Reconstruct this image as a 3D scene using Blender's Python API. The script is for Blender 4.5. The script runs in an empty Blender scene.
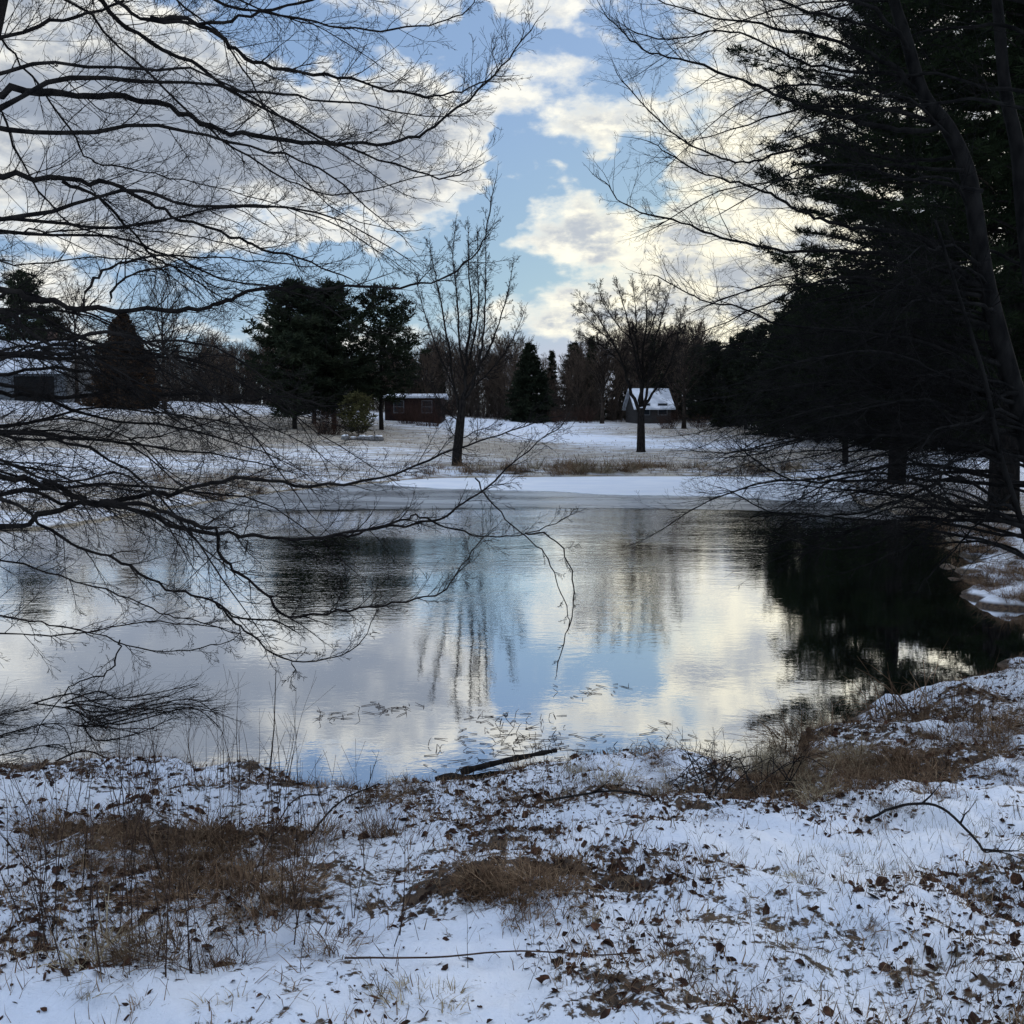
import bpy, math, random
import numpy as np
from mathutils import Vector, Matrix
R = math.radians
rnd = random.Random(7)
F = 1000.0; CZ = 2.4; HY = 425.0
PITCH = math.atan((512 - HY) / F)
col = bpy.context.scene.collection
scn = bpy.context.scene

# ------------------------------------------------------------------ helpers
def at(px, py, Y):
    """point on the sight line of a picture position, Y metres in front of the viewer"""
    a = (px - 512) / F; b = (512 - py) / F
    cp, sp = math.cos(PITCH), math.sin(PITCH)
    d = (a, cp + b * sp, -sp + b * cp)
    k = Y / d[1]
    return Vector((d[0] * k, Y, CZ + d[2] * k))

def link(name, me, m=None, parent=None, loc=None):
    o = bpy.data.objects.new(name, me); col.objects.link(o)
    if me is not None and m is not None:
        me.materials.append(m)
    if parent is not None: o.parent = parent
    if loc is not None: o.location = loc
    return o

def tag(o, label=None, cat=None, group=None, kind=None):
    if label: o['label'] = label
    if cat: o['category'] = cat
    if group: o['group'] = group
    if kind: o['kind'] = kind
    return o

def empty(name, loc, rz=0):
    o = bpy.data.objects.new(name, None); col.objects.link(o)
    o.location = loc; o.rotation_euler = (0, 0, rz); o.empty_display_size = .2
    return o

def kids(o):
    return [c for c in o.children]

def copy_tree(o, parent=None):
    c = o.copy(); col.objects.link(c)
    if parent is not None: c.parent = parent
    for ch in kids(o): copy_tree(ch, c)
    return c

class MB:
    def __init__(s): s.v = []; s.f = []; s.mi = []
    def tube(s, pts, rad, n=4, cap=True):
        base = len(s.v); m = len(pts)
        # frame
        ref = Vector((0.13, 0.31, 0.94))
        for i in range(m):
            t = pts[min(i + 1, m - 1)] - pts[max(i - 1, 0)]
            if t.length < 1e-9: t = Vector((0, 0, 1))
            t.normalize()
            a = t.cross(ref)
            if a.length < 0.05: a = t.cross(Vector((1, 0, 0)))
            a.normalize(); b = t.cross(a)
            r = rad[i]; p = pts[i]
            for k in range(n):
                w = 2 * math.pi * k / n
                c_, s_ = math.cos(w) * r, math.sin(w) * r
                s.v.append((p.x + a.x * c_ + b.x * s_, p.y + a.y * c_ + b.y * s_, p.z + a.z * c_ + b.z * s_))
        for i in range(m - 1):
            o0 = base + i * n; o1 = o0 + n
            for k in range(n):
                k2 = (k + 1) % n
                s.f.append((o0 + k, o0 + k2, o1 + k2, o1 + k))
        if cap and n > 4:
            s.f.append(tuple(base + k for k in reversed(range(n))))
            s.f.append(tuple(base + (m - 1) * n + k for k in range(n)))
    def poly(s, pts):
        b = len(s.v); s.v += [tuple(p) for p in pts]; s.f.append(tuple(range(b, b + len(pts))))
    def box(s, x0, x1, y0, y1, z0, z1):
        b = len(s.v)
        s.v += [(x0,y0,z0),(x1,y0,z0),(x1,y1,z0),(x0,y1,z0),(x0,y0,z1),(x1,y0,z1),(x1,y1,z1),(x0,y1,z1)]
        for q in ((0,3,2,1),(4,5,6,7),(0,1,5,4),(1,2,6,5),(2,3,7,6),(3,0,4,7)):
            s.f.append(tuple(b + i for i in q))
    def mesh(s, name, smooth=False):
        me = bpy.data.meshes.new(name); me.from_pydata(s.v, [], s.f); me.update()
        if smooth: me.polygons.foreach_set('use_smooth', [True] * len(me.polygons))
        return me
    def build(s, name, m, parent=None, loc=None, smooth=False):
        return link(name, s.mesh(name, smooth), m, parent, loc)

def rvec(r=rnd):
    while True:
        v = Vector((r.uniform(-1,1), r.uniform(-1,1), r.uniform(-1,1)))
        if .05 < v.length < 1: return v.normalized()

# ------------------------------------------------------------------ materials
def nmat(name):
    m = bpy.data.materials.new(name); m.use_nodes = True
    nt = m.node_tree; b = nt.nodes['Principled BSDF']
    return m, nt, b

def noise_mat(name, c1, c2, scale=4, rough=.9, spec=.2, c3=None, bump=0, stretch=None, perobj=False):
    m, nt, b = nmat(name)
    tc = nt.nodes.new('ShaderNodeTexCoord')
    n = nt.nodes.new('ShaderNodeTexNoise'); n.inputs['Scale'].default_value = scale
    n.inputs['Detail'].default_value = 5
    src = tc.outputs['Object']
    if stretch:
        mp = nt.nodes.new('ShaderNodeMapping'); mp.inputs['Scale'].default_value = stretch
        nt.links.new(src, mp.inputs[0]); src = mp.outputs[0]
    nt.links.new(src, n.inputs['Vector'])
    r = nt.nodes.new('ShaderNodeValToRGB'); nt.links.new(n.outputs[0], r.inputs[0])
    e = r.color_ramp.elements
    e[0].position = .35; e[0].color = (*c1, 1); e[1].position = .65; e[1].color = (*c2, 1)
    if c3:
        q = e.new(.5); q.color = (*c3, 1)
    out = r.outputs[0]
    if perobj:
        oi = nt.nodes.new('ShaderNodeObjectInfo')
        hs = nt.nodes.new('ShaderNodeHueSaturation')
        ma = nt.nodes.new('ShaderNodeMapRange'); ma.inputs[3].default_value = .65; ma.inputs[4].default_value = 1.35
        nt.links.new(oi.outputs['Random'], ma.inputs[0]); nt.links.new(ma.outputs[0], hs.inputs['Value'])
        nt.links.new(out, hs.inputs['Color']); out = hs.outputs[0]
    nt.links.new(out, b.inputs['Base Color'])
    b.inputs['Roughness'].default_value = rough
    b.inputs['Specular IOR Level'].default_value = spec
    if bump:
        bp = nt.nodes.new('ShaderNodeBump'); bp.inputs['Distance'].default_value = bump
        nt.links.new(n.outputs[0], bp.inputs['Height']); nt.links.new(bp.outputs[0], b.inputs['Normal'])
    return m

M = {}
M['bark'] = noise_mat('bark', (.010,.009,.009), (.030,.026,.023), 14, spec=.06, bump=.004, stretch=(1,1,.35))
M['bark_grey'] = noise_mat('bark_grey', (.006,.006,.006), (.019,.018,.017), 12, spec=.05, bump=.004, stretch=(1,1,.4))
M['bark_far'] = noise_mat('bark_far', (.028,.022,.018), (.06,.047,.038), 3, spec=.05, perobj=True)
M['twig_far'] = noise_mat('twig_far', (.065,.048,.037), (.125,.092,.07), 1.5, spec=.05, perobj=True)
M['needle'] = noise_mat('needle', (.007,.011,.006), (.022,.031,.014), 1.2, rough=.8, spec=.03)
M['needle_far'] = noise_mat('needle_far', (.012,.017,.011), (.034,.042,.024), .8, rough=.8, spec=.05, perobj=True)
M['needle_olive'] = noise_mat('needle_olive', (.045,.045,.02), (.10,.095,.04), 2, rough=.8, spec=.05)
M['red_twig'] = noise_mat('red_twig', (.035,.020,.016), (.075,.042,.032), 3, spec=.05)
M['oak_leaf'] = noise_mat('oak_leaf', (.045,.028,.018), (.10,.062,.038), 2, spec=.05)
M['dry_grass'] = noise_mat('dry_grass', (.060,.038,.025), (.30,.21,.13), 9, spec=.1, c3=(.145,.088,.052), perobj=True)
M['dry_grass_pale'] = noise_mat('dry_grass_pale', (.17,.13,.08), (.42,.35,.23), 6, spec=.15, perobj=True)
M['green_grass'] = noise_mat('green_grass', (.08,.075,.04), (.24,.22,.14), 7, spec=.15)
M['stem'] = noise_mat('stem', (.022,.015,.012), (.075,.045,.032), 8, spec=.15, perobj=True)
M['leaf'] = noise_mat('dead_leaf', (.018,.010,.008), (.10,.045,.025), 18, spec=.2, c3=(.042,.021,.014))
M['shingle'] = noise_mat('snowy_roof', (.42,.45,.50), (.80,.83,.88), .9)
M['siding'] = noise_mat('siding', (.10,.108,.118), (.15,.16,.17), 2, stretch=(1,1,8))
M['white_paint'] = noise_mat('white_paint', (.5,.5,.5), (.6,.6,.6), 3)
M['dark_wall'] = noise_mat('dark_board', (.035,.033,.032), (.055,.052,.05), 2, stretch=(1,1,8))
M['red_wood'] = noise_mat('red_wood', (.013,.008,.0075), (.022,.012,.011), 2)
M['open_shade'] = noise_mat('interior_shade_paint', (.008,.008,.008), (.015,.015,.015), 2)
M['stone'] = noise_mat('stone', (.12,.12,.12), (.28,.27,.26), 3, bump=.01)
M['snow_cap'] = noise_mat('snow_cap', (.78,.81,.86), (.86,.88,.91), 3)
M['brick'] = noise_mat('chimney_brick', (.05,.035,.03), (.09,.06,.05), 5)
mg, nt, b = nmat('window_glass'); b.inputs['Base Color'].default_value = (.02,.025,.03,1); b.inputs['Roughness'].default_value = .1; M['glass'] = mg

# ------------------------------------------------------------------ numpy noise
rs = np.random.RandomState(5)
LAT = rs.rand(256, 256)
def vnoise(x, y, s, o=0):
    x = x * s + 37.1 * o + 1000; y = y * s + 91.7 * o + 1000
    xi = np.floor(x).astype(int); yi = np.floor(y).astype(int)
    fx = x - xi; fy = y - yi
    fx = fx * fx * (3 - 2 * fx); fy = fy * fy * (3 - 2 * fy)
    a = LAT[xi % 256, yi % 256]; b_ = LAT[(xi + 1) % 256, yi % 256]
    c = LAT[xi % 256, (yi + 1) % 256]; d = LAT[(xi + 1) % 256, (yi + 1) % 256]
    return (a * (1 - fx) + b_ * fx) * (1 - fy) + (c * (1 - fx) + d * fx) * fy - .5
def fbm(x, y, s, n=4, o=0):
    t = 0; a = 1
    for i in range(n):
        t = t + a * vnoise(x, y, s, o + i * 3); s *= 2.03; a *= .5
    return t
def sst(a, b_, x):
    t = np.clip((x - a) / (b_ - a), 0, 1); return t * t * (3 - 2 * t)

# ------------------------------------------------------------------ pond outline
def W(px, py):
    p = at(px, py, 1.0); k = CZ / (CZ - p.z)     # where the sight line meets the water level
    return (p.x * k, k)
shore = [(-30,6.2), (-8,6.0), W(-40,768), W(60,772), W(150,783), W(235,778), W(330,790), W(430,786), W(520,776),
         W(600,768), W(680,782), W(735,788), W(775,760), W(815,735), W(870,700), W(930,694), W(985,676), W(1030,664),
         (8.5,10.6), (10.2,12.0), (9.3,13.2), W(1030,607), W(985,598), W(968,565), W(962,540), W(930,520), W(880,511), W(850,498),
         W(850,484), W(780,478), W(700,477), W(600,477), W(500,478), W(430,479), W(380,483), W(320,488), W(250,496),
         W(180,508), W(90,523), W(-20,533), (-20,23), (-32,20)]
def catmull(P, n):
    out = []; m = len(P)
    for i in range(m):
        p0, p1, p2, p3 = [np.array(P[(i + k - 1) % m]) for k in range(4)]
        for j in range(n):
            t = j / n
            out.append(.5 * ((2*p1) + (-p0+p2)*t + (2*p0-5*p1+4*p2-p3)*t*t + (-p0+3*p1-3*p2+p3)*t**3))
    return np.array(out)
POND = catmull(shore, 4)
def pond_sd(x, y):
    d2 = np.full(x.shape, 1e9); ins = np.zeros(x.shape, bool)
    A = POND; B = np.roll(POND, -1, 0)
    for (ax, ay), (bx, by) in zip(A, B):
        ex, ey = bx - ax, by - ay; wx, wy = x - ax, y - ay
        t = np.clip((wx * ex + wy * ey) / (ex * ex + ey * ey + 1e-12), 0, 1)
        d2 = np.minimum(d2, (wx - ex * t) ** 2 + (wy - ey * t) ** 2)
        if ay != by:
            c = ((ay > y) != (by > y)) & (x < ex * (y - ay) / (by - ay) + ax); ins ^= c
    d = np.sqrt(d2); return np.where(ins, -d, d)

def height(x, y):
    x = np.asarray(x, float); y = np.asarray(y, float)
    sd = pond_sd(x, y)
    near = sst(20, 10, y)
    sdw = sd + near * fbm(x, y, 1.3, 4, 4) * .5 + sst(9.5, 12, y) * sst(40, 18, y) * fbm(x, y, 1.4, 4, 8) * .7
    o = np.maximum(sdw, 0)
    hn = .09 * (1 - np.exp(-o / .25)) + .66 * (1 - np.exp(-o / 3.0))
    s = x / np.maximum(y, 8)
    L = 1 - sst(-.33, .08, s)
    slope = .042 + .026 * L
    hf = .30 * (1 - np.exp(-o / .8)) + slope * .62 * o + slope * .38 * np.maximum(0, o - 14) * 1.15
    lim = 2.9 + 2.0 * L
    hf = np.where(hf > lim, lim + (hf - lim) * .25, hf)
    hf = hf + .25 * fbm(x, y, .12, 2, 9) * sst(2, 12, o)
    h = hn * near + hf * (1 - near)
    # snow lumps and tussocks
    lump = near * (.08 * np.abs(fbm(x, y, 1.6, 2, 1)) * 2 - .015 + .055 * fbm(x, y, 4.0, 3, 2) + .030 * fbm(x, y, 11, 3, 3))
    h = h + lump * np.clip(o / .25, 0, 1) + .03 * (1 - near) * fbm(x, y, 1.1, 3, 6) * np.clip(o, 0, 1)
    h = np.where(sdw < 0, np.maximum(-.7, sdw * .35), h)
    return h
def hz(x, y): return float(height(np.array([x]), np.array([y]))[0])
def ground(px, py):
    ys = np.concatenate([np.arange(1.8, 14, .04), np.arange(14, 60, .2), np.arange(60, 400, 1.0)])
    p = at(px, py, 1.0); z = CZ + (p.z - CZ) * ys
    h = height(p.x * ys, ys)
    i = np.argmax(z <= np.maximum(h, 0))
    return Vector((p.x * ys[i], ys[i], max(h[i], 0)))

# ------------------------------------------------------------------ terrain
def axis(segs):
    out = []
    for a, b_, n in segs: out += list(np.linspace(a, b_, n, endpoint=False))
    return out
def grow_axis(start, step, ratio, end):
    v = [start]; s = step
    while v[-1] < end: v.append(v[-1] + s); s *= ratio
    return v
xr = grow_axis(6.6, .04, 1.035, 900); xl = [-v + .0 for v in grow_axis(5.2, .04, 1.035, 900)]
X = np.array(sorted(xl)[:-1] + list(np.arange(-5.2, 6.6, .032)) + xr)
Yg = np.array([-60, -30, -15, -8, -4, -2, -.5, .5, 1.2, 1.7] + list(np.arange(2.0, 10.6, .030)) + grow_axis(10.6, .035, 1.014, 900))
GX, GY = np.meshgrid(X, Yg)
H = height(GX.ravel(), GY.ravel())
nx, ny = len(X), len(Yg)
co = np.stack([GX.ravel(), GY.ravel(), H], 1).astype(np.float32)
i = np.arange(nx - 1)[None, :] + nx * np.arange(ny - 1)[:, None]
quads = np.stack([i, i + 1, i + 1 + nx, i + nx], -1).reshape(-1, 4).astype(np.int32)
me = bpy.data.meshes.new('ground')
me.vertices.add(len(co)); me.vertices.foreach_set('co', co.ravel())
me.loops.add(quads.size); me.loops.foreach_set('vertex_index', quads.ravel())
me.polygons.add(len(quads)); me.polygons.foreach_set('loop_start', np.arange(0, quads.size, 4, dtype=np.int32))
me.update(calc_edges=True); me.polygons.foreach_set('use_smooth', [True] * len(quads))
# plant cover: how much of the snow is broken by grass
patches = [(880,920,130,60,-.14),(640,910,90,40,-.12),(450,840,60,20,.2),(300,840,40,20,.2),(150,890,60,30,.2),(700,800,80,14,.3),
 
 (60,838,90,11,.55),(190,838,90,12,.6),(225,875,60,26,.42),(330,868,60,22,.4),(300,910,50,14,.3),(120,960,25,12,.3),(375,838,30,12,.4),(480,890,110,12,.30),(570,868,80,10,.5),
 (590,825,90,10,.35),(640,795,110,14,.6),(765,782,60,24,.8),(830,752,70,26,.7),(930,765,100,22,.5),(960,700,70,14,.55),(700,860,80,8,.15),(510,772,60,6,.5),(250,782,90,5,.55),(60,775,80,4,.3),
 (600,1000,110,12,.3),(960,890,60,18,.12),(860,845,60,12,-.25),(880,960,120,30,.22),(120,1000,140,20,-.2),(330,940,80,12,-.15),(560,930,90,10,-.12),(860,880,50,10,-.1),
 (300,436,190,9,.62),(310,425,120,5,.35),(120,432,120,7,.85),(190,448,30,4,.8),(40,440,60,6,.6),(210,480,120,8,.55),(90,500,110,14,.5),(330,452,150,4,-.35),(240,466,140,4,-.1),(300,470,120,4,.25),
 (620,456,140,4,.35),(500,448,60,5,.55),(600,440,60,1.6,-.8),(700,447,70,1.4,-.7),(800,455,90,5,.45),(640,431,110,5,.45),(530,425,60,4,-.7),(590,430,40,3,-.0),(430,425,60,4,-.25),(750,432,60,5,.3),(560,468,200,4,.4),(700,468,120,4,.3),
 (1000,560,50,20,.3),(900,500,80,14,.6),(980,520,60,14,.4)]
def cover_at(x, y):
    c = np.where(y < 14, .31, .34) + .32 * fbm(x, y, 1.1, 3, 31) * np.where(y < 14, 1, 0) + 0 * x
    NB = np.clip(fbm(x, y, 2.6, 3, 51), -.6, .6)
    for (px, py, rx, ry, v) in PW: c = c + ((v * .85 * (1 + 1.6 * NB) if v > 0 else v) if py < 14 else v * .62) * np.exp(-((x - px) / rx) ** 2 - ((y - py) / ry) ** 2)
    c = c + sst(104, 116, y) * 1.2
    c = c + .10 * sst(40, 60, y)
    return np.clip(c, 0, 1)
PW = []
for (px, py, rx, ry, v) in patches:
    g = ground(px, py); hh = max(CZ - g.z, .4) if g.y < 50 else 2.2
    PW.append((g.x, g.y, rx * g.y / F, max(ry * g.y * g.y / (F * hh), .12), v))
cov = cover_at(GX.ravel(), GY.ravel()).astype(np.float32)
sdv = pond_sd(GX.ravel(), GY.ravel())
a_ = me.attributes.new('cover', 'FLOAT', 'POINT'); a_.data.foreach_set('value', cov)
wet = np.clip(1 - H / .10, 0, 1).astype(np.float32)
a_ = me.attributes.new('wet', 'FLOAT', 'POINT'); a_.data.foreach_set('value', wet)

gm, nt, b = nmat('snowy_ground'); N = nt.nodes; Lk = nt.links
tc = N.new('ShaderNodeTexCoord')
def NZ(scale, detail=5, rough=.6, st=None, dist=0):
    n = N.new('ShaderNodeTexNoise'); n.inputs['Scale'].default_value = scale; n.inputs['Detail'].default_value = detail
    n.inputs['Roughness'].default_value = rough; n.inputs['Distortion'].default_value = dist
    if st:
        mp = N.new('ShaderNodeMapping'); mp.inputs['Scale'].default_value = st
        Lk.new(tc.outputs['Object'], mp.inputs[0]); Lk.new(mp.outputs[0], n.inputs['Vector'])
    else: Lk.new(tc.outputs['Object'], n.inputs['Vector'])
    return n.outputs[0]
def MA(op, a, b_=None, c=None):
    n = N.new('ShaderNodeMath'); n.operation = op
    for k, v in enumerate((a, b_, c)):
        if v is None: continue
        if isinstance(v, (int, float)): n.inputs[k].default_value = v
        else: Lk.new(v, n.inputs[k])
    return n.outputs[0]
def MR(v, a, b_, c=0, d=1, smooth=True):
    n = N.new('ShaderNodeMapRange'); n.interpolation_type = 'SMOOTHSTEP' if smooth else 'LINEAR'
    if isinstance(v, (int, float)): n.inputs[0].default_value = v
    else: Lk.new(v, n.inputs[0])
    for k, q in enumerate((a, b_, c, d)): n.inputs[k + 1].default_value = q
    return n.outputs[0]
def MIX(f, a, b_):
    n = N.new('ShaderNodeMix'); n.data_type = 'RGBA'
    for k, v in ((0, f), (6, a), (7, b_)):
        if isinstance(v, (int, float)): n.inputs[k].default_value = v
        elif isinstance(v, tuple): n.inputs[k].default_value = (*v, 1)
        else: Lk.new(v, n.inputs[k])
    return n.outputs[2]
at1 = N.new('ShaderNodeAttribute'); at1.attribute_name = 'cover'
at2 = N.new('ShaderNodeAttribute'); at2.attribute_name = 'wet'
geo = N.new('ShaderNodeNewGeometry')
sep = N.new('ShaderNodeSeparateXYZ'); Lk.new(tc.outputs['Object'], sep.inputs[0])
farf = MR(sep.outputs[1], 14, 26)
nA = NZ(9, 7, .68, dist=.6); nB = NZ(3.4, 7, .75, st=(.16, 1, 1)); nC = NZ(34, 4, .6); nD = NZ(1.1, 9, .8, st=(.22, 1, 1))
nearn = MA('ADD', MA('MULTIPLY', nA, .62), MA('MULTIPLY', nC, .38))
farn = MA('ADD', MA('MULTIPLY', nB, .5), MA('MULTIPLY', nD, .5))
nn = N.new('ShaderNodeMix'); nn.data_type = 'FLOAT'; Lk.new(farf, nn.inputs[0]); Lk.new(nearn, nn.inputs[2]); Lk.new(farn, nn.inputs[3])
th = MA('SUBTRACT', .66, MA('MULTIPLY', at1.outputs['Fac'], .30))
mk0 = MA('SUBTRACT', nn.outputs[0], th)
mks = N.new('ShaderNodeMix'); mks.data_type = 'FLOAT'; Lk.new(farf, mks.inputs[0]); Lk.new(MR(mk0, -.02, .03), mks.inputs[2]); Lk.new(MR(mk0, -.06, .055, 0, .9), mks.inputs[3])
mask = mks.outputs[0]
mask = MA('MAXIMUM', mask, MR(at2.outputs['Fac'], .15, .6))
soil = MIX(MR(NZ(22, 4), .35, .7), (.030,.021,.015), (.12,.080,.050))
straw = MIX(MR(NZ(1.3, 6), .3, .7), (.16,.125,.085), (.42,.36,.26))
forest = MIX(MR(NZ(.5, 6), .3, .7), (.020,.015,.011), (.055,.040,.028))
veg = MIX(farf, soil, straw)
veg = MIX(MR(sep.outputs[1], 102, 114), veg, forest)
snowc = MIX(MR(NZ(1.5, 4), .3, .7), (.74,.80,.90), (.84,.87,.92))
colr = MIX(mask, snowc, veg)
Lk.new(colr, b.inputs['Base Color']); b.inputs['Roughness'].default_value = .75; b.inputs['Specular IOR Level'].default_value = .25
bp = N.new('ShaderNodeBump'); bp.inputs['Distance'].default_value = .012; bp.inputs['Strength'].default_value = .8
Lk.new(MA('SUBTRACT', MA('ADD', nC, MA('MULTIPLY', nA, 1.5)), MA('MULTIPLY', mask, .5)), bp.inputs['Height']); Lk.new(bp.outputs[0], b.inputs['Normal'])
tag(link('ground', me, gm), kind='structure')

# ------------------------------------------------------------------ water and ice
wm = bpy.data.materials.new('pond_water'); wm.use_nodes = True; nt = wm.node_tree; N = nt.nodes; Lk = nt.links
N.clear(); tc = N.new('ShaderNodeTexCoord')
out = N.new('ShaderNodeOutputMaterial'); gl = N.new('ShaderNodeBsdfGlossy'); df = N.new('ShaderNodeBsdfDiffuse'); mx = N.new('ShaderNodeMixShader')
gl.inputs['Roughness'].default_value = .015; gl.inputs['Color'].default_value = (.97,.98,1,1); df.inputs['Color'].default_value = (.012,.014,.013,1)
sep = N.new('ShaderNodeSeparateXYZ'); Lk.new(tc.outputs['Object'], sep.inputs[0])
w1 = NZ(1, 3, .6, st=(5.0, 9.0, 1)); w2 = NZ(1, 2, .5, st=(1.1, 2.2, 1)); w3 = NZ(1, 2, .5, st=(16, 26, 1))
w4 = NZ(1, 3, .5, st=(.12, .28, 1))                      # breeze patches
amp = MA('MULTIPLY', MA('MULTIPLY', MR(sep.outputs[1], 9, 25, .15, 2.0), MR(sep.outputs[0], 1.0, 4.5, 1.0, .32)), MA('MULTIPLY', MR(sep.outputs[1], 19, 28, 1, 2.2), MR(w4, .35, .62, .5, 1.35)))
hsum = MA('ADD', MA('MULTIPLY', w1, .0042), MA('ADD', MA('MULTIPLY', w2, .0060), MA('MULTIPLY', w3, .0011)))
hh = MA('MULTIPLY', hsum, amp)
bp = N.new('ShaderNodeBump'); bp.inputs['Strength'].default_value = 1; bp.inputs['Distance'].default_value = 1.0; Lk.new(hh, bp.inputs['Height'])
Lk.new(bp.outputs[0], gl.inputs['Normal'])
fr = N.new('ShaderNodeFresnel'); fr.inputs['IOR'].default_value = 1.33
fac = MR(fr.outputs[0], .02, .45, .58, .97, False)
Lk.new(fac, mx.inputs[0]); Lk.new(df.outputs[0], mx.inputs[1]); Lk.new(gl.outputs[0], mx.inputs[2]); Lk.new(mx.outputs[0], out.inputs[0])
mb = MB(); mb.poly([(-34,4.5,0),(13,4.5,0),(13,48,0),(-34,48,0)])
tag(mb.build('water', wm), kind='structure')

def sheet(name, pts, z, m):
    mb = MB(); mb.poly([(x, y, z) for x, y in pts]); return tag(mb.build(name, m), kind='structure')
im = bpy.data.materials.new('thin_ice'); im.use_nodes = True; nt = im.node_tree; N = nt.nodes; Lk = nt.links; b = N['Principled BSDF']
tc = N.new('ShaderNodeTexCoord')
n1 = NZ(.5, 5, .6, st=(.35, 1, 1)); n2 = NZ(3, 3, .5, st=(.3, 1, 1))
Lk.new(MIX(MR(n1, .35, .7), (.28,.29,.30), (.46,.48,.50)), b.inputs['Base Color'])
Lk.new(MR(n1, .3, .7, .16, .34), b.inputs['Roughness']); b.inputs['IOR'].default_value = 1.31; b.inputs['Specular IOR Level'].default_value = .5
ice_near = [W(150,516), W(215,511), W(300,510), W(400,509), W(520,508), W(640,508.5), W(740,510), W(800,513), W(850,518), W(905,521)]
ice_near = [(x, y) for x, y in ice_near]
jag = []
for (x0, y0), (x1, y1) in zip(ice_near, ice_near[1:]):
    for k in range(14):
        t = k / 14; jag.append((x0 + (x1 - x0) * t, y0 + (y1 - y0) * t + rnd.uniform(-.06, .06)))
sheet('ice', jag + [(14, 27), (14, 48), (-12, 48), (-14, 30)], .006, im)
sm_ = noise_mat('snow_on_ice', (.74,.79,.86), (.84,.87,.91), .6)
se = [W(385,485), W(440,489), W(500,490.5), W(560,492), W(600,495), W(660,496), W(720,496.5), W(760,499), W(800,502), W(850,503)]
jag = []
for (x0, y0), (x1, y1) in zip(se, se[1:]):
    for k in range(12):
        t = k / 12; jag.append((x0 + (x1 - x0) * t, y0 + (y1 - y0) * t + rnd.uniform(-.12, .12)))
mb = MB(); top = jag + [(14, 36), (14, 48), (-5, 48)]
mb.poly([(x, y, .022) for x, y in top]); 
for (p, q) in zip(jag, jag[1:]): mb.poly([(p[0], p[1], .0065), (q[0], q[1], .0065), (q[0], q[1], .022), (p[0], p[1], .022)])
tag(mb.build('snow', sm_), kind='structure')

# ------------------------------------------------------------------ branching
def twig(mb, p, d, L, r, lev, rr, up=.25, wig=.22, dens=1.0, sides=3, spread=(.5, .95), rmin=.0009, flat=0.0):
    if p is None: return
    n = max(3, min(9, int(3 + L * (6 if L < 1.5 else 3))))
    pts = [p.copy()]; rad = [r]; st = L / n; dirs = [d.copy()]
    for i in range(n):
        d = (d + rvec(rr) * wig * (1.0 if lev else .7) + Vector((0, 0, up * (i + 1) / n * .35))).normalized()
        pts.append(pts[-1] + d * st); rad.append(max(rmin, r * (1 - .82 * (i + 1) / n))); dirs.append(d.copy())
    mb.tube(pts, rad, sides if lev < 2 or r > .012 else 3)
    if lev <= 0: return
    nc = int(dens * (3 + rr.random() * 3)) if lev == 1 else int(dens * (5 + rr.random() * 4))
    side = rr.choice((-1, 1))
    for k in range(nc):
        t = .15 + .82 * (k + rr.random() * .7) / nc
        i = min(n - 1, int(t * n)); f = t * n - i
        q = pts[i].lerp(pts[i + 1], f); dd = dirs[i + 1]
        ax = rvec(rr); ax = (ax - dd * ax.dot(dd)); ax.z *= (1 - flat)
        if ax.length < .01: continue
        ax.normalize()
        ang = rr.uniform(*spread); nd = (dd * math.cos(ang) + ax * math.sin(ang)).normalized()
        LL = L * rr.uniform(.28, .6) * (1.05 - .6 * t)
        twig(mb, q, nd, LL, max(rmin, rad[i] * rr.uniform(.42, .62)), lev - 1, rr, up, wig, dens, sides, spread, rmin, flat)

def smooth_pts(P, n=4):
    out = []; m = len(P)
    for i in range(m - 1):
        p0 = P[max(i - 1, 0)]; p1 = P[i]; p2 = P[i + 1]; p3 = P[min(i + 2, m - 1)]
        for j in range(n):
            t = j / n
            out.append(.5 * ((2*p1) + (p2-p0)*t + (2*p0-5*p1+4*p2-p3)*t*t + (3*p1-p0-3*p2+p3)*t**3))
    out.append(P[-1]); return out

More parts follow.
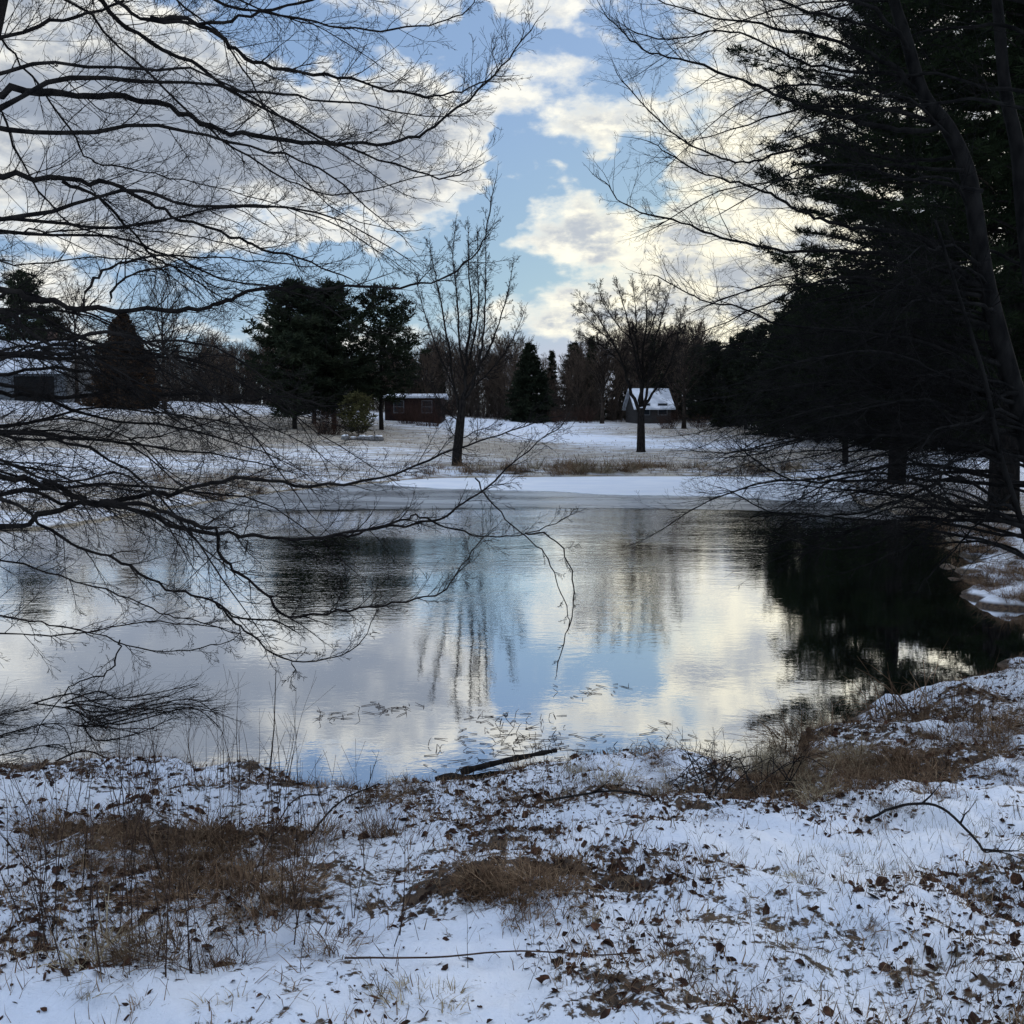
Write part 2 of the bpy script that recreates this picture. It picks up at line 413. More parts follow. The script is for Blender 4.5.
def limb(root, P, r0, r1, rr, ntw, tl, mat, lev=2, up=.25, start=.1, dens=1.0, rt=.0035, name='limb', side_bias=None, flat=.0):
    """one traced limb (points in space) with its own side branches"""
    P = smooth_pts(P, 4); m = len(P)
    cum = [0]
    for a, c in zip(P, P[1:]): cum.append(cum[-1] + (c - a).length)
    T = cum[-1]
    rad = [r0 + (r1 - r0) * (c / T) ** .8 for c in cum]
    P = [P[0]] + [p + rvec(rr) * (r * .75 + .006) for p, r in zip(P[1:], rad[1:])]
    rad = [r * rr.uniform(.86, 1.16) for r in rad]
    mb = MB(); mb.tube(P, rad, 7 if r0 > .012 else 5)
    small = ntw < 9; tw = mb if small else MB()
    if not small: o = mb.build(name, mat, root, smooth=True)
    for k in range(ntw):
        t = start + (1 - start) * (k + rr.random()) / ntw
        i = max(j for j in range(m - 1) if cum[j] <= t * T)
        q = P[i].lerp(P[i + 1], (t * T - cum[i]) / max(1e-6, cum[i + 1] - cum[i]))
        dd = (P[i + 1] - P[i]).normalized()
        ax = rvec(rr); ax = ax - dd * ax.dot(dd); ax.z *= (1 - flat)
        if side_bias is not None: ax = ax + side_bias
        ax.normalize(); ang = rr.uniform(.45, .95)
        nd = (dd * math.cos(ang) + ax * math.sin(ang)).normalized()
        L = tl * rr.uniform(.35, 1.0) * (1.1 - .55 * t)
        twig(tw, q, nd, L, min(rad[i] * .6, rt * rr.uniform(.7, 1.3)), lev, rr, up=up, dens=dens, flat=flat, rmin=.0009 if rt < .01 else .0055)
    twig(tw, P[-1], (P[-1] - P[-2]).normalized(), tl * .35, r1, 1, rr, up=up, dens=dens, rmin=.0009 if rt < .01 else .0055)
    if small: return mb.build(name, mat, root)
    tw.build('twigs', mat, o)
    return o

def px_path(L, d0, d1, bow=0):
    n = len(L); out = []
    for k, (a, c) in enumerate(L):
        t = k / (n - 1); out.append(at(a, c, d0 + (d1 - d0) * t + bow * math.sin(t * math.pi)))
    return out

# ------------------------------------------------------------------ the bare tree at the left edge
rr = random.Random(11)
tb = Vector((-3.75, 5.0, hz(-3.75, 5.0) - .05))
lt = empty('bare_tree', tb); tag(lt, 'bare broadleaf tree at the left edge whose long dark limbs reach over the pond', 'tree')
def trunk_pt(z):   # left tree
    t = (z - tb.z) / 8.0
    return Vector((tb.x + 1.15 * (z - tb.z) / 3.9 * (1 if z < 4.6 else 1) - .02, 5.0 + .05 * math.sin(t * 5), z))
mb = MB(); zs = np.linspace(tb.z, 8.6, 16)
mb.tube([trunk_pt(z) - tb for z in zs], [.17 + .07 * math.exp(-(z - tb.z) / .25) - .017 * (z - tb.z) for z in zs], 14)
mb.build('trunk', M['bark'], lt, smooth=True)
LL = [ # points, depth start, depth end, px width start, end, twigs, twig length
 ([(0,92),(50,90),(100,97),(155,102),(200,122),(240,135),(300,143),(350,145),(400,141),(436,126),(477,91),(509,58),(530,31)],5.0,5.8,8,1.2,44,.62),
 ([(0,175),(65,180),(110,186),(150,203),(180,219),(230,236),(262,248),(310,262),(350,280)],5.0,5.6,7,1.2,34,.6),
 ([(62,181),(100,200),(130,230),(155,256),(180,270),(215,292),(240,305)],5.1,5.5,4,1,20,.5),
 ([(0,290),(30,296),(80,308),(150,309),(200,308),(225,300),(250,291),(300,288),(360,287),(400,287),(440,279),(470,258),(485,236),(494,190)],4.8,5.6,8,1,40,.5),
 ([(80,308),(90,285),(110,268),(150,256),(200,257),(260,262),(310,268)],4.9,5.3,3.4,1,18,.45),
 ([(110,302),(118,283),(140,273),(180,268),(215,285),(250,292)],4.9,5.1,2.6,1,14,.4),
 ([(-20,47),(0,37),(50,22),(100,10),(135,-8)],5.0,5.2,5,2,16,.5),
 ([(60,-60),(100,0),(140,35),(190,62),(235,92),(285,120),(330,142),(380,160),(440,178),(470,170)],5.2,6.2,7,1.2,44,.6),
 ([(85,-60),(118,0),(150,20),(210,23),(250,15),(300,4),(345,-15)],5.0,5.6,6,2,22,.55),
 ([(150,18),(200,24),(230,45),(252,62),(300,72),(350,80),(400,92),(435,96),(470,88),(500,75)],5.2,6.0,5,1.2,36,.55),
 ([(120,-60),(190,-10),(260,12),(330,25),(380,30),(430,25),(462,14),(475,0)],5.5,6.3,5,1,32,.55),
 ([(40,-40),(90,15),(150,75),(210,130),(260,165),(300,185),(345,195),(400,182),(450,172)],5.6,6.4,4,1,32,.6),
 ([(0,38),(30,75),(70,130),(90,160),(120,165),(170,178),(230,190),(290,210)],5.4,6.0,3,.8,24,.5),
 ([(0,112),(20,160),(60,215),(110,240),(160,268),(200,300)],5.6,6.2,3,1,20,.5),
 ([(0,232),(30,230),(60,232),(100,228),(160,232),(215,240),(260,255)],5.9,6.3,3,1,22,.5),
 ([(0,262),(50,262),(100,258),(160,262),(210,270)],6.2,6.5,2.4,1,18,.5),
 ([(150,-40),(215,30),(250,80),(275,130),(290,165),(330,205),(370,225),(410,232)],5.8,6.6,3,.8,26,.5),
 ([(0,393),(40,397),(90,394),(125,387),(165,396),(205,393),(240,400),(290,398),(330,407)],5.5,5.9,6,1.5,30,.55),
 ([(0,340),(60,372),(110,395),(150,410),(200,418),(260,428)],5.6,6.0,3,1,24,.5),
 ([(0,432),(50,430),(100,440),(150,438),(190,428),(235,415)],5.4,5.8,3,1,24,.5),
 ([(0,475),(30,483),(60,488),(88,501),(110,502),(150,495),(190,490),(235,478),(270,482),(327,485),(397,472),(456,450),(500,435),(545,420)],4.7,5.6,9,1.1,48,.5),
 ([(0,526),(40,516),(75,506),(100,502),(140,514),(180,526),(230,534),(280,538),(338,536),(377,529),(432,520),(456,508),(485,488),(529,450),(561,426)],4.6,5.4,8,1.1,46,.5),
 ([(100,502),(150,508),(185,522),(215,530),(221,556),(240,575),(270,600),(290,618),(338,611),(382,605),(426,598),(450,585),(467,558),(485,538)],4.5,5.1,5,1.1,38,.4),
 ([(0,498),(50,532),(90,550),(130,566),(165,588),(190,594),(215,602),(240,618),(280,622)],4.5,4.8,5,2,30,.42),
 ([(215,602),(235,622),(258,642),(292,661),(336,657),(362,640),(376,610)],4.6,4.8,2.6,.8,12,.28),
 ([(292,661),(295,672),(290,680)],4.7,4.7,1.4,.8,3,.12),
 ([(330,537),(400,522),(420,516),(455,530),(490,537),(520,534),(555,524),(572,514)],5.0,5.3,3,.8,14,.25),
 ([(525,533),(550,536),(566,556),(574,585),(573,612),(566,635),(557,670)],5.2,5.3,1.8,1,5,.14),
 ([(475,478),(490,500),(505,518),(525,537),(545,555),(556,580),(566,605),(570,625)],5.2,5.3,1.8,1,5,.14),
 ([(0,560),(60,577),(120,595),(160,612),(190,620),(240,635)],4.7,5.0,3,1,24,.4),
 ([(0,617),(50,625),(105,637),(150,650),(200,648),(235,640)],4.6,4.9,3,1,20,.35),
 ([(0,632),(50,636),(110,628),(160,622),(220,628)],4.9,5.1,2.4,1,16,.35),
 ([(120,640),(118,655),(108,672),(85,680),(65,692),(45,720),(30,745)],4.7,4.9,2,.8,12,.3),
]
for (pts, d0, d1, w0, w1, n, tl) in LL:
    P = px_path(pts, d0, d1)
    if pts[0][0] <= 0:
        P = [trunk_pt(P[0].z - .01)] + P
    elif pts[0][1] < -30:
        P = [trunk_pt(min(8.2, P[0].z + 1.0))] + P
    P = [p - tb for p in P]
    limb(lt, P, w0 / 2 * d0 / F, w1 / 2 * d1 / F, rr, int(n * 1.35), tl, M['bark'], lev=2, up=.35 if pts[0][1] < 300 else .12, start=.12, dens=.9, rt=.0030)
# the crowded limbs behind the traced ones
for k in range(42):
    z0 = rr.uniform(3.3, 5.8) if k % 5 < 2 else rr.uniform(1.9, 3.0); a = rr.uniform(-.5, 1.0); low = z0 < 3.3; dist = rr.uniform(1.3, 2.5) if low else rr.uniform(1.5, 2.7)
    p0 = trunk_pt(z0)
    dv = Vector((math.cos(a), math.sin(a), 0)); drop = rr.uniform(-.1, .35) if not low else rr.uniform(.0, .2) * (1 if z0 < 2.2 else 2.2)
    P = [p0 + dv * dist * t + Vector((0, 0, .14 * math.sin(t * 3) - drop * dist * t * t)) + rvec(rr) * .10 for t in (0, .2, .4, .6, .8, 1)]
    P = [p - tb for p in P]
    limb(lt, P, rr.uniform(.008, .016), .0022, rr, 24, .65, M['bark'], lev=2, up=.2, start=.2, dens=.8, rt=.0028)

# ------------------------------------------------------------------ the many-stemmed bare tree at the right edge
rr = random.Random(23)
rb = Vector((5.35, 9.0, hz(5.35, 9.0) - .05))
rt_ = empty('bare_tree', rb); tag(rt_, 'bare tree with several leaning stems at the right edge, twigs arching low over the water', 'tree')
stems = [([(1104,760),(1060,560),(1025,430),(988,293),(976,220),(967,170),(947,126),(923,94),(906,38),(894,0),(880,-60),(860,-150)],9.0,9.4,22,7),
         ([(1104,760),(1085,600),(1060,420),(1035,300),(1024,220),(1017,146),(1005,88),(997,0),(985,-80),(978,-170)],9.1,9.8,22,7),
         ([(1104,760),(1110,560),(1100,400),(1075,240),(1060,120),(1040,0),(1030,-120)],9.0,9.2,18,6),
         ([(1104,760),(1070,660),(1040,590),(1024,530),(1000,455),(985,380),(960,300),(935,220)],8.6,8.4,9,2)]
STEM = []
for pts, d0, d1, w0, w1 in stems:
    P = smooth_pts([p - rb for p in px_path(pts, d0, d1)], 4); STEM += P
    mb = MB(); n = len(P); mb.tube(P, [(w0 + (w1 - w0) * k / n) / 2 * 9 / F for k in range(n)], 10)
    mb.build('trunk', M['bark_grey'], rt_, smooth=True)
RL = [([(947,126),(905,132),(882,126),(841,116),(812,107),(774,94),(742,79),(690,62),(650,52),(625,35),(605,15)],9.2,8.6,6,1,36,.9),
 ([(988,293),(930,245),(880,229),(844,226),(814,217),(785,202),(756,188),(721,179),(691,169),(668,153),(650,142)],9.2,8.4,6,1,36,.9),
 ([(1000,300),(940,268),(880,254),(800,252),(756,246),(712,235),(682,223),(639,211),(618,200),(606,182)],9.1,8.2,6,1,38,.9),
 ([(965,170),(900,160),(850,148),(829,145),(785,150),(756,161),(728,160),(700,150),(660,122),(622,80)],9.5,8.8,4,1,30,.9),
 ([(1010,400),(930,345),(850,330),(782,325),(741,308),(706,302),(682,290),(653,274)],8.9,8.2,5,1,32,.9),
 ([(906,38),(860,22),(810,12),(770,-5),(730,-20)],9.3,9.0,4,1.5,20,.9),
 ([(923,94),(890,66),(850,45),(800,33),(760,24),(700,15),(640,-8)],9.3,8.8,5,1,30,.9),
 ([(940,115),(900,78),(850,70),(800,62),(760,40),(720,30),(670,40),(630,30)],9.4,9.0,4,1,30,.9),
 ([(1040,560),(1024,529),(958,505),(914,485),(870,479),(820,482),(783,476),(753,459),(735,440)],8.6,7.8,6,1,36,.8),
 ([(1020,500),(960,478),(900,500),(850,514),(800,517),(760,508),(730,490)],8.6,7.9,4,1,30,.8),
 ([(1020,470),(990,452),(930,440),(860,435),(800,440),(740,452),(695,452)],8.7,8.0,4,1,34,.8),
 ([(1040,560),(980,540),(915,530),(870,546),(820,548),(770,532)],8.5,7.9,4,1,26,.7),
 ([(1010,500),(973,529),(950,555),(930,575),(915,594)],8.4,8.1,3,1,12,.5),
 ([(1024,400),(980,398),(900,392),(850,380),(800,385),(740,395),(700,400)],9.0,8.3,4,1,34,.9),
 ([(1000,330),(930,320),(870,340),(810,360),(760,352),(705,345)],9.2,8.4,4,1,34,.9)]
for (pts, d0, d1, w0, w1, n, tl) in RL:
    P = [p - rb for p in px_path(pts, d0, d1)]
    s0 = min(STEM, key=lambda s_: (s_ - P[0]).length + (.3 if s_.z > P[0].z + .1 else 0)); P = [s0] + ([P[0]] if (P[0] - s0).length > .35 else []) + P[1:]
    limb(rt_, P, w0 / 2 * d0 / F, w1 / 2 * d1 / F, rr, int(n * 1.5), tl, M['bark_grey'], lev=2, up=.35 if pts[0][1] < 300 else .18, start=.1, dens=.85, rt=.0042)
for k in range(84):
    x0 = rr.uniform(960, 1040); y0 = (rr.uniform(250, 560) if k % 4 else rr.uniform(-80, 200)) if k < 64 else rr.uniform(400, 540)
    p0 = min(STEM, key=lambda s_: (s_ + rb - at(x0, y0, 9.0)).length) + rb; a = math.pi + rr.uniform(-.75, .75); dist = rr.uniform(1.4, 3.1)
    dv = Vector((math.cos(a), math.sin(a), 0)); drop = rr.uniform(-.05, .22)
    P = [p0 - rb + dv * dist * t + Vector((0, 0, .2 * math.sin(t * 3) - drop * dist * t * t)) + rvec(rr) * .08 for t in (0, .25, .5, .75, 1)]
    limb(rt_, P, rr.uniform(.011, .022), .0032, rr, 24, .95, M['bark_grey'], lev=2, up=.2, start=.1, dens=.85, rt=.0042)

# ------------------------------------------------------------------ standing bare trees beyond the pond
def bare_tree(name, loc, Ht, seed, form='upright', stem=.16, rz=0, mats=('bark', 'bark'), dens=1.0, rmin=.004, lean=0, split=None, nlimb=None, crown_w=None, stems_n=5, lv=2):
    """trunk + crown of limbs; forms: upright (tight steep limbs), vase (wide fan), oval"""
    q = random.Random(seed); root = empty(name, loc, rz)
    cw = crown_w or {'upright': .24, 'vase': .42, 'oval': .34, 'multi': .3}[form]
    tk = MB(); cr = MB()
    def arm(p, d, L, r, lev, target=None, gravity=.0):
        n = 7 if lev > 1 else (5 if lev else 3); st = L / n; pts = [p.copy()]; rad = [r]; ds = [d.copy()]
        for i in range(n):
            d = (d + rvec(q) * (.19 if lev > 1 else .24) + Vector((0, 0, gravity))).normalized()
            pts.append(pts[-1] + d * st); rad.append(max(rmin * .6, r * (1 - .8 * (i + 1) / n))); ds.append(d.copy())
        cr.tube(pts, rad, 5 if r > .03 else 3)
        if lev == 0: return
        nc = int((16 if lev > 2 else 8 if lev > 1 else 6) * dens + q.random() * 2)
        for k in range(nc):
            t = (.12 if lev < 3 or form != 'vase' else .34) + (.85 if lev < 3 or form != 'vase' else .63) * (k + q.random()) / nc; i = min(n - 1, int(t * n)); pp = pts[i].lerp(pts[i + 1], t * n - i)
            ax = rvec(q); ax = ax - ds[i + 1] * ax.dot(ds[i + 1]); ax.normalize(); ang = q.uniform(.35, .8)
            nd = (ds[i + 1] * math.cos(ang) + ax * math.sin(ang)).normalized()
            arm(pp, nd, L * (q.uniform(.3, .5) if lev < 3 else q.uniform(.22, .38)) * (1.15 - .6 * t), max(rmin, rad[i] * (.5 if lev < 3 else .35)), lev - 1, gravity=gravity * .8 + .03)
    sp = split if split is not None else {'upright': .22, 'vase': .2, 'oval': .3, 'multi': .2}[form]
    # trunk
    ln = Vector((lean, 0, 0)); n = 8; top = Ht * (sp if form == 'vase' else .80)
    tp = [Vector((0, 0, -.1))]; tr = [stem * 1.35]
    for k in range(1, n + 1):
        t = k / n; tp.append(Vector((lean * top * t + q.uniform(-.03, .03) * top * .15 * t, q.uniform(-.03, .03) * top * .15 * t, top * t)))
        tr.append(stem * (1 - .28 * t) if form == 'vase' else max(.015, stem * (1 - .92 * t)))
    tk.tube(tp, tr, 10)
    if form == 'multi':
        for k in range(stems_n):
            az = k * 6.28 / stems_n + .6; tilt = (.19 if k else .04) * q.uniform(.75, 1.1); z = Ht * q.uniform(.07, .13)
            d = Vector((math.cos(az) * math.sin(tilt), math.sin(az) * math.sin(tilt), math.cos(tilt)))
            arm(Vector((0, 0, z)), d, (Ht - z) * (1.0 if k == 0 else q.uniform(.82, .95)), stem * (.62 if k else .75), 3, gravity=.035)
        tk.v.clear(); tk.f.clear(); tk.tube([Vector((0, 0, -.1)), Vector((0, 0, Ht * .07)), Vector((0, 0, Ht * .15))], [stem * 1.3, stem, stem * .75], 10)
    nl = 0 if form == 'multi' else (nlimb or {'upright': 26, 'vase': 11, 'oval': 22}[form])
    for k in range(nl):
        az = k * 2.4 + q.uniform(-.4, .4); h = Vector((math.cos(az), math.sin(az), 0))
        if form == 'vase':
            f = (k + .5) / nl; z = top * (1.0 - .55 * f * q.uniform(.7, 1.0)); tilt = .08 + .80 * f ** .8
            r = stem * q.uniform(.26, .42)
            d = Vector((h.x * math.sin(tilt), h.y * math.sin(tilt), math.cos(tilt))); g = .0
            cz_, ra, rb2 = Ht * .63, Ht * .36, Ht * .36; L = 1.0
            while (d.x * d.x + d.y * d.y) * L * L / ra**2 + (z + d.z * L - cz_)**2 / rb2**2 < 1.0 or L < 1.5: L += .1
            L *= q.uniform(.84, .98)
        else:
            f = (k + .5) / nl; z = Ht * (sp + (.78 - sp) * f); tilt = (.5 if form == 'upright' else .85) * (1 - .35 * f) * q.uniform(.8, 1.2)
            if form == 'upright': L = (Ht - z) * q.uniform(.6, .92)
            else: L = Ht * cw * 1.2 * (1 - .5 * f ** 2) * q.uniform(.75, 1.05)
            r = max(.012, stem * (1 - .9 * z / Ht) * .5); d = Vector((h.x * math.sin(tilt), h.y * math.sin(tilt), math.cos(tilt))); g = .05
        p = Vector((lean * z, 0, z))
        arm(p, d, L, r, lv, gravity=g)
    tk.build('trunk', M[mats[0]], root, smooth=True); cr.build('crown', M[mats[1]], root)
    return root
def pz(px, py, Y, dz=0):
    p = at(px, py, Y); return Vector((p.x, Y, hz(p.x, Y) + dz))

# the two single trees beyond the pond: stems laid out one by one, twigs grown on them
def lone_tree(base, Y, trunk, tw, stems, tl, lab, seed, rt, up, start, dens=1.0):
    q = random.Random(seed); g = pz(base[0], base[1], Y); root = empty('bare_tree', g)
    P = [Vector((0, 0, -.15))] + [at(a, c, Y) - g for a, c in trunk]
    mb = MB(); S = smooth_pts(P, 3); n = len(S); mb.tube(S, [tw * (1.3 if k == 0 else 1.0 - .35 * k / n) for k in range(n)], 10); mb.build('trunk', M['bark'], root, smooth=True)
    for (pts, dy, w, ntw) in stems:
        m = len(pts); P = [at(a, c, Y + dy * k / (m - 1)) - g for k, (a, c) in enumerate(pts)]
        limb(root, P, w, .012, q, int(ntw * 1.7), tl, M['bark'], lev=2, up=up, start=start, dens=dens, rt=rt)
    return tag(root, lab, 'tree')
lone_tree((457,465), 49, [(457,455),(459,436),(461,415),(463,400)], .27,
 [([(461,412),(466,380),(467,355),(471,316),(469,277),(468,226)], .3, .11, 26), ([(462,404),(475,379),(482,347),(484,316),(486,285),(485,240)], -1.0, .095, 26),
  ([(460,412),(453,379),(447,336),(440,297),(434,269),(429,240)], 1.0, .09, 26), ([(466,392),(482,362),(496,332),(507,295),(513,262)], 1.6, .07, 22),
  ([(464,370),(459,335),(457,297),(453,258),(456,222)], -1.8, .07, 22), ([(456,392),(443,362),(430,330),(421,300),(416,275)], -1.2, .055, 20),
  ([(470,360),(478,320),(478,280),(477,232)], 1.5, .06, 20), ([(476,385),(496,365),(512,340),(524,312)], -1.3, .045, 18), ([(462,425),(449,412),(436,396),(424,372)], .8, .04, 16),
  ([(457,440),(448,425),(441,410)], -.8, .03, 8), ([(460,440),(474,432),(492,425),(505,412)], .8, .03, 10)],
 1.35, 'tall slender bare tree with steep upright stems standing at the far shore of the pond', 5, .018, .35, .12, 1.15)
lone_tree((641,447), 62, [(641,437),(641,420),(641,408)], .29,
 [([(641,412),(631,394),(623,363),(609,336),(594,312),(580,296)], .8, .13, 30), ([(641,407),(639,371),(631,336),(623,304),(616,283)], -1.0, .12, 28),
  ([(642,404),(643,355),(647,316),(644,281)], .6, .12, 28), ([(643,407),(649,379),(654,344),(664,312),(671,287)], -1.2, .11, 28),
  ([(643,412),(652,394),(667,371),(678,334),(684,306)], 1.4, .10, 28), ([(624,366),(609,352),(592,340),(578,334)], -1.4, .05, 20),
  ([(641,372),(636,340),(636,310),(632,282)], 2.0, .07, 24), ([(650,377),(661,350),(676,328),(688,322)], -2.0, .06, 22), ([(630,338),(615,322),(602,300),(598,288)], -2.0, .05, 20),
  ([(647,340),(656,312),(660,286)], 2.4, .05, 20), ([(613,343),(596,328),(584,314),(576,308)], 1.8, .04, 18)],
 1.5, 'fan shaped bare shade tree with round crown alone on the far lawn', 9, .018, .05, .16, 1.5)
for (px, Y, Ht, seed, lab) in [(165, 92, 13.5, 31, 'bare oval tree on the snowy hill beside the dark cone shaped tree'),
                               (602, 100, 7.5, 33, 'small bare tree left of the fan shaped tree at the edge of the wood'),
                               (684, 92, 9.5, 35, 'bare tree right of the snow roofed cottage in front of the wood'),
                               (78, 96, 12.5, 37, 'bare tree with a thick pruned trunk rising in front of the grey house')]:
    t = bare_tree('bare_tree', pz(px, 420, Y), Ht, seed, 'oval', .2, mats=('bark_far', 'bark_far'), rmin=.012)
    tag(t, lab, 'tree')

# prototypes of the wood
protos = []
for k, (fm, s) in enumerate([('oval', 51), ('upright', 52), ('oval', 53), ('vase', 54), ('upright', 55)]):
    protos.append(bare_tree('bare_tree', (0, 0, 0), 11, s, fm, .15, mats=('bark_far', 'twig_far'), dens=1.2, rmin=.019, split=.12))
wood_label = 'one of the bare brown trees standing crowded in the wood behind the meadow'
used = set()
def put(protos, k, loc, sc, rz, label, cat, group, sxy=1):
    pr = protos[k]
    o = pr if id(pr) not in used else copy_tree(pr)
    used.add(id(pr)); o.location = loc; o.rotation_euler = (0, 0, rz); o.scale = (sc * sxy, sc * sxy, sc)
    tag(o, label, cat, group); return o
q = random.Random(3)
for k in range(125):
    row = k % 3; Y = [q.uniform(108, 116), q.uniform(118, 130), q.uniform(132, 155)][row]
    px = 170 + (k / 125) * 560 + q.uniform(-8, 8)
    topy = 350 - 10 * math.sin(px * .03) + q.uniform(-12, 14)
    if 560 < px < 700: topy -= 8
    if px < 260: topy = 352 + q.uniform(-15, 10)
    p = at(px, topy, Y); g = hz(p.x, Y); Ht = max(5, p.z - g)
    put(protos, q.randrange(5), (p.x, Y, g), Ht / 9.8, q.uniform(0, 6.28), wood_label, 'tree', 'bare trees of the wood', q.uniform(.8, 1.1))
for k in range(14):
    Y = q.uniform(112, 135); px = -40 + k * 16; p = at(px, 350 + q.uniform(-10, 10), Y); g = hz(p.x, Y)
    put(protos, q.randrange(5), (p.x, Y, g), (p.z - g) / 11.5, q.uniform(0, 6.28), wood_label, 'tree', 'bare trees of the wood')

# undergrowth: stuff
def thicket(name, n, xs, ys, hr, mat, seed, lab):
    q = random.Random(seed); mb = MB()
    X_ = [q.uniform(*xs) for _ in range(n)]; Y_ = [q.uniform(*ys) for _ in range(n)]
    X_ = [a * b_ for a, b_ in zip(X_, Y_)]
    Hh = height(np.array(X_), np.array(Y_))
    for x, y, z in zip(X_, Y_, Hh):
        h = q.uniform(*hr); p = Vector((x, y, z)); d = Vector((q.uniform(-.3, .3), q.uniform(-.3, .3), 1)).normalized()
        e = p + d * h; mb.tube([p, p.lerp(e, .5) + rvec(q) * .1 * h, e], [.03, .02, .01], 3)
        for j in range(4):
            s = p.lerp(e, q.uniform(.2, .9)); mb.tube([s, s + (d + rvec(q) * .9).normalized() * h * q.uniform(.25, .5)], [.016, .008], 3)
    o = mb.build(name, mat); tag(o, lab, 'brush', kind='stuff'); return o
thicket('undergrowth', 9000, (-.62, .62), (105, 150), (1.2, 4.5), M['bark_far'], 61, 'dark tangled undergrowth filling the foot of the wood')

# ------------------------------------------------------------------ conifers
def clump(mb, p, size, nb, q, upb=.25, wd=.06):
    for j in range(nb):
        d = rvec(q); d.z = d.z * .6 + upb; d.normalize()
        s = d.cross(rvec(q)); s.normalize(); L = size * q.uniform(.6, 1.1); w = s * (L * wd)
        e = p + d * L; m = p + d * L * .45
        b0 = len(mb.v); mb.v += [tuple(p), tuple(m + w), tuple(e), tuple(m - w)]; mb.f.append((b0, b0 + 1, b0 + 2, b0 + 3))
def pine(name, loc, Ht, rad, seed, z0=.12, nwh=22, per=5, csz=.4, nb=10, mats=('bark', 'needle_far'), shape='pine', dens=1.0, rz=0, wd=.06, tk=.018):
    q = random.Random(seed); root = empty(name, loc, rz); t = MB(); c = MB(); br = MB()
    n = 9; t.tube([Vector((q.uniform(-.01,.01)*Ht*.3, q.uniform(-.01,.01)*Ht*.3, -.1 + Ht * k / n)) for k in range(n + 1)], [max(.02, Ht * tk * (1 - .95 * k / n)) for k in range(n + 1)], 9)
    for w in range(nwh):
        f = (w + .5) / nwh; z = Ht * (z0 + (1 - z0) * f)
        for k in range(per):
            az = q.uniform(0, 6.28); h = Vector((math.cos(az), math.sin(az), 0))
            if shape == 'spruce': L = rad * (1 - f) ** .85 * q.uniform(.8, 1.05) + .2; rise = -.25 + .45 * f; 
            elif shape == 'globe': L = rad * math.sqrt(max(.03, 1 - (f * 1.0) ** 2.2)) * q.uniform(.8, 1.05); rise = .35 + .6 * f
            else: L = rad * (math.sin(min(1, f * 1.6 + .25) * math.pi / 2) * (1 - f ** 2.6) ** .7) * q.uniform(.55, 1.12) + .25; rise = .05 + .55 * f
            zz = z + q.uniform(-.02, .02) * Ht
            pts = []; m = 5
            for j in range(m + 1):
                s = j / m; pts.append(Vector((h.x * L * s, h.y * L * s, zz + rise * L * s * (.6 + .4 * s) + q.uniform(-.03, .03) * L)))
            br.tube(pts, [max(.008, Ht * .0028 * (1 - .85 * j / m)) for j in range(m + 1)], 3)
            nc = int(dens * (3 + L / csz * 2.6))
            for j in range(nc):
                s = (.18 if shape != 'pine' else .2) + .8 * q.random() ** .8; s = min(s, 1); i = min(m - 1, int(s * m)); p = pts[i].lerp(pts[i + 1], s * m - i)
                side = h.cross(Vector((0, 0, 1))) * q.uniform(-1, 1) * L * .30 * (1.15 - s) * (1.3 if shape == 'pine' else 1)
                p = p + side + Vector((0, 0, q.uniform(-.1, .12) * csz * 2))
                clump(c, p, csz, nb, q, .3 if shape != 'spruce' else .0, wd)
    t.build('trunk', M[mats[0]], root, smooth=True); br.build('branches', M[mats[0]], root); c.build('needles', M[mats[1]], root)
    return root
# great white pine at the right
pn = pine('white_pine', pz(1010, 400, 25), 21, 6.6, 71, z0=.10, nwh=42, per=7, csz=.22, nb=12, mats=('bark', 'needle'), wd=.07, dens=1.9)
tag(pn, 'huge dark white pine rising out of the frame above the right bank', 'pine tree')
pn = pine('white_pine', pz(1100, 400, 20), 19, 5.6, 72, z0=.10, nwh=30, per=6, csz=.24, nb=11, mats=('bark', 'needle'), wd=.07, dens=1.5)
tag(pn, 'dark white pine at the right picture edge, mostly outside the frame', 'pine tree')
pn = pine('white_pine', pz(900, 400, 36), 18.5, 5.4, 73, z0=.06, nwh=34, per=7, csz=.28, nb=10, mats=('bark', 'needle'), wd=.075, dens=1.7)
tag(pn, 'dark white pine just left of and behind the huge pine of the right bank', 'pine tree')
pn = pine('white_pine', pz(846, 430, 50), 9.2, 4.2, 74, z0=.24, nwh=18, per=6, csz=.45, nb=10, mats=('bark', 'needle'), wd=.07)
tag(pn, 'broad low pine with a short bare trunk on the far right shore', 'pine tree')
# pines on the left rise
for (px, topy, Y, rad, s, lab) in [(292, 284, 76, 3.6, 81, 'dark pine at the left of the pine clump on the hill'),
                                  (332, 286, 78, 3.8, 82, 'tall dark pine in the middle of the pine clump on the hill'),
                                  (312, 292, 82, 3.6, 86, 'dark pine hidden behind the pine clump on the hill'),
                                  (380, 292, 80, 3.6, 83, 'open crowned pine at the right of the clump with sky showing through'),
                                  (22, 275, 104, 4.0, 84, 'loose pine standing behind the grey house at the left'),
                                  (50, 318, 110, 3.0, 85, 'smaller pine behind the grey house beside the loose pine')]:
    p = at(px, topy, Y); g = hz(p.x, Y)
    t = pine('pine_tree', (p.x, Y, g), p.z - g, rad, s, z0=.08 if s != 83 else .2, nwh=24, per=6, csz=.55, nb=9, wd=.09, dens=1.15 if s != 83 else .7)
    tag(t, lab, 'pine tree')
p = at(530, 345, 104); g = hz(p.x, 104)
t = pine('spruce_tree', (p.x, 104, g), p.z - g, 3.2, 87, z0=.02, nwh=22, per=8, csz=.5, nb=8, shape='spruce', wd=.12); tag(t, 'dark pointed spruce at the wood edge between the two bare trees', 'spruce')
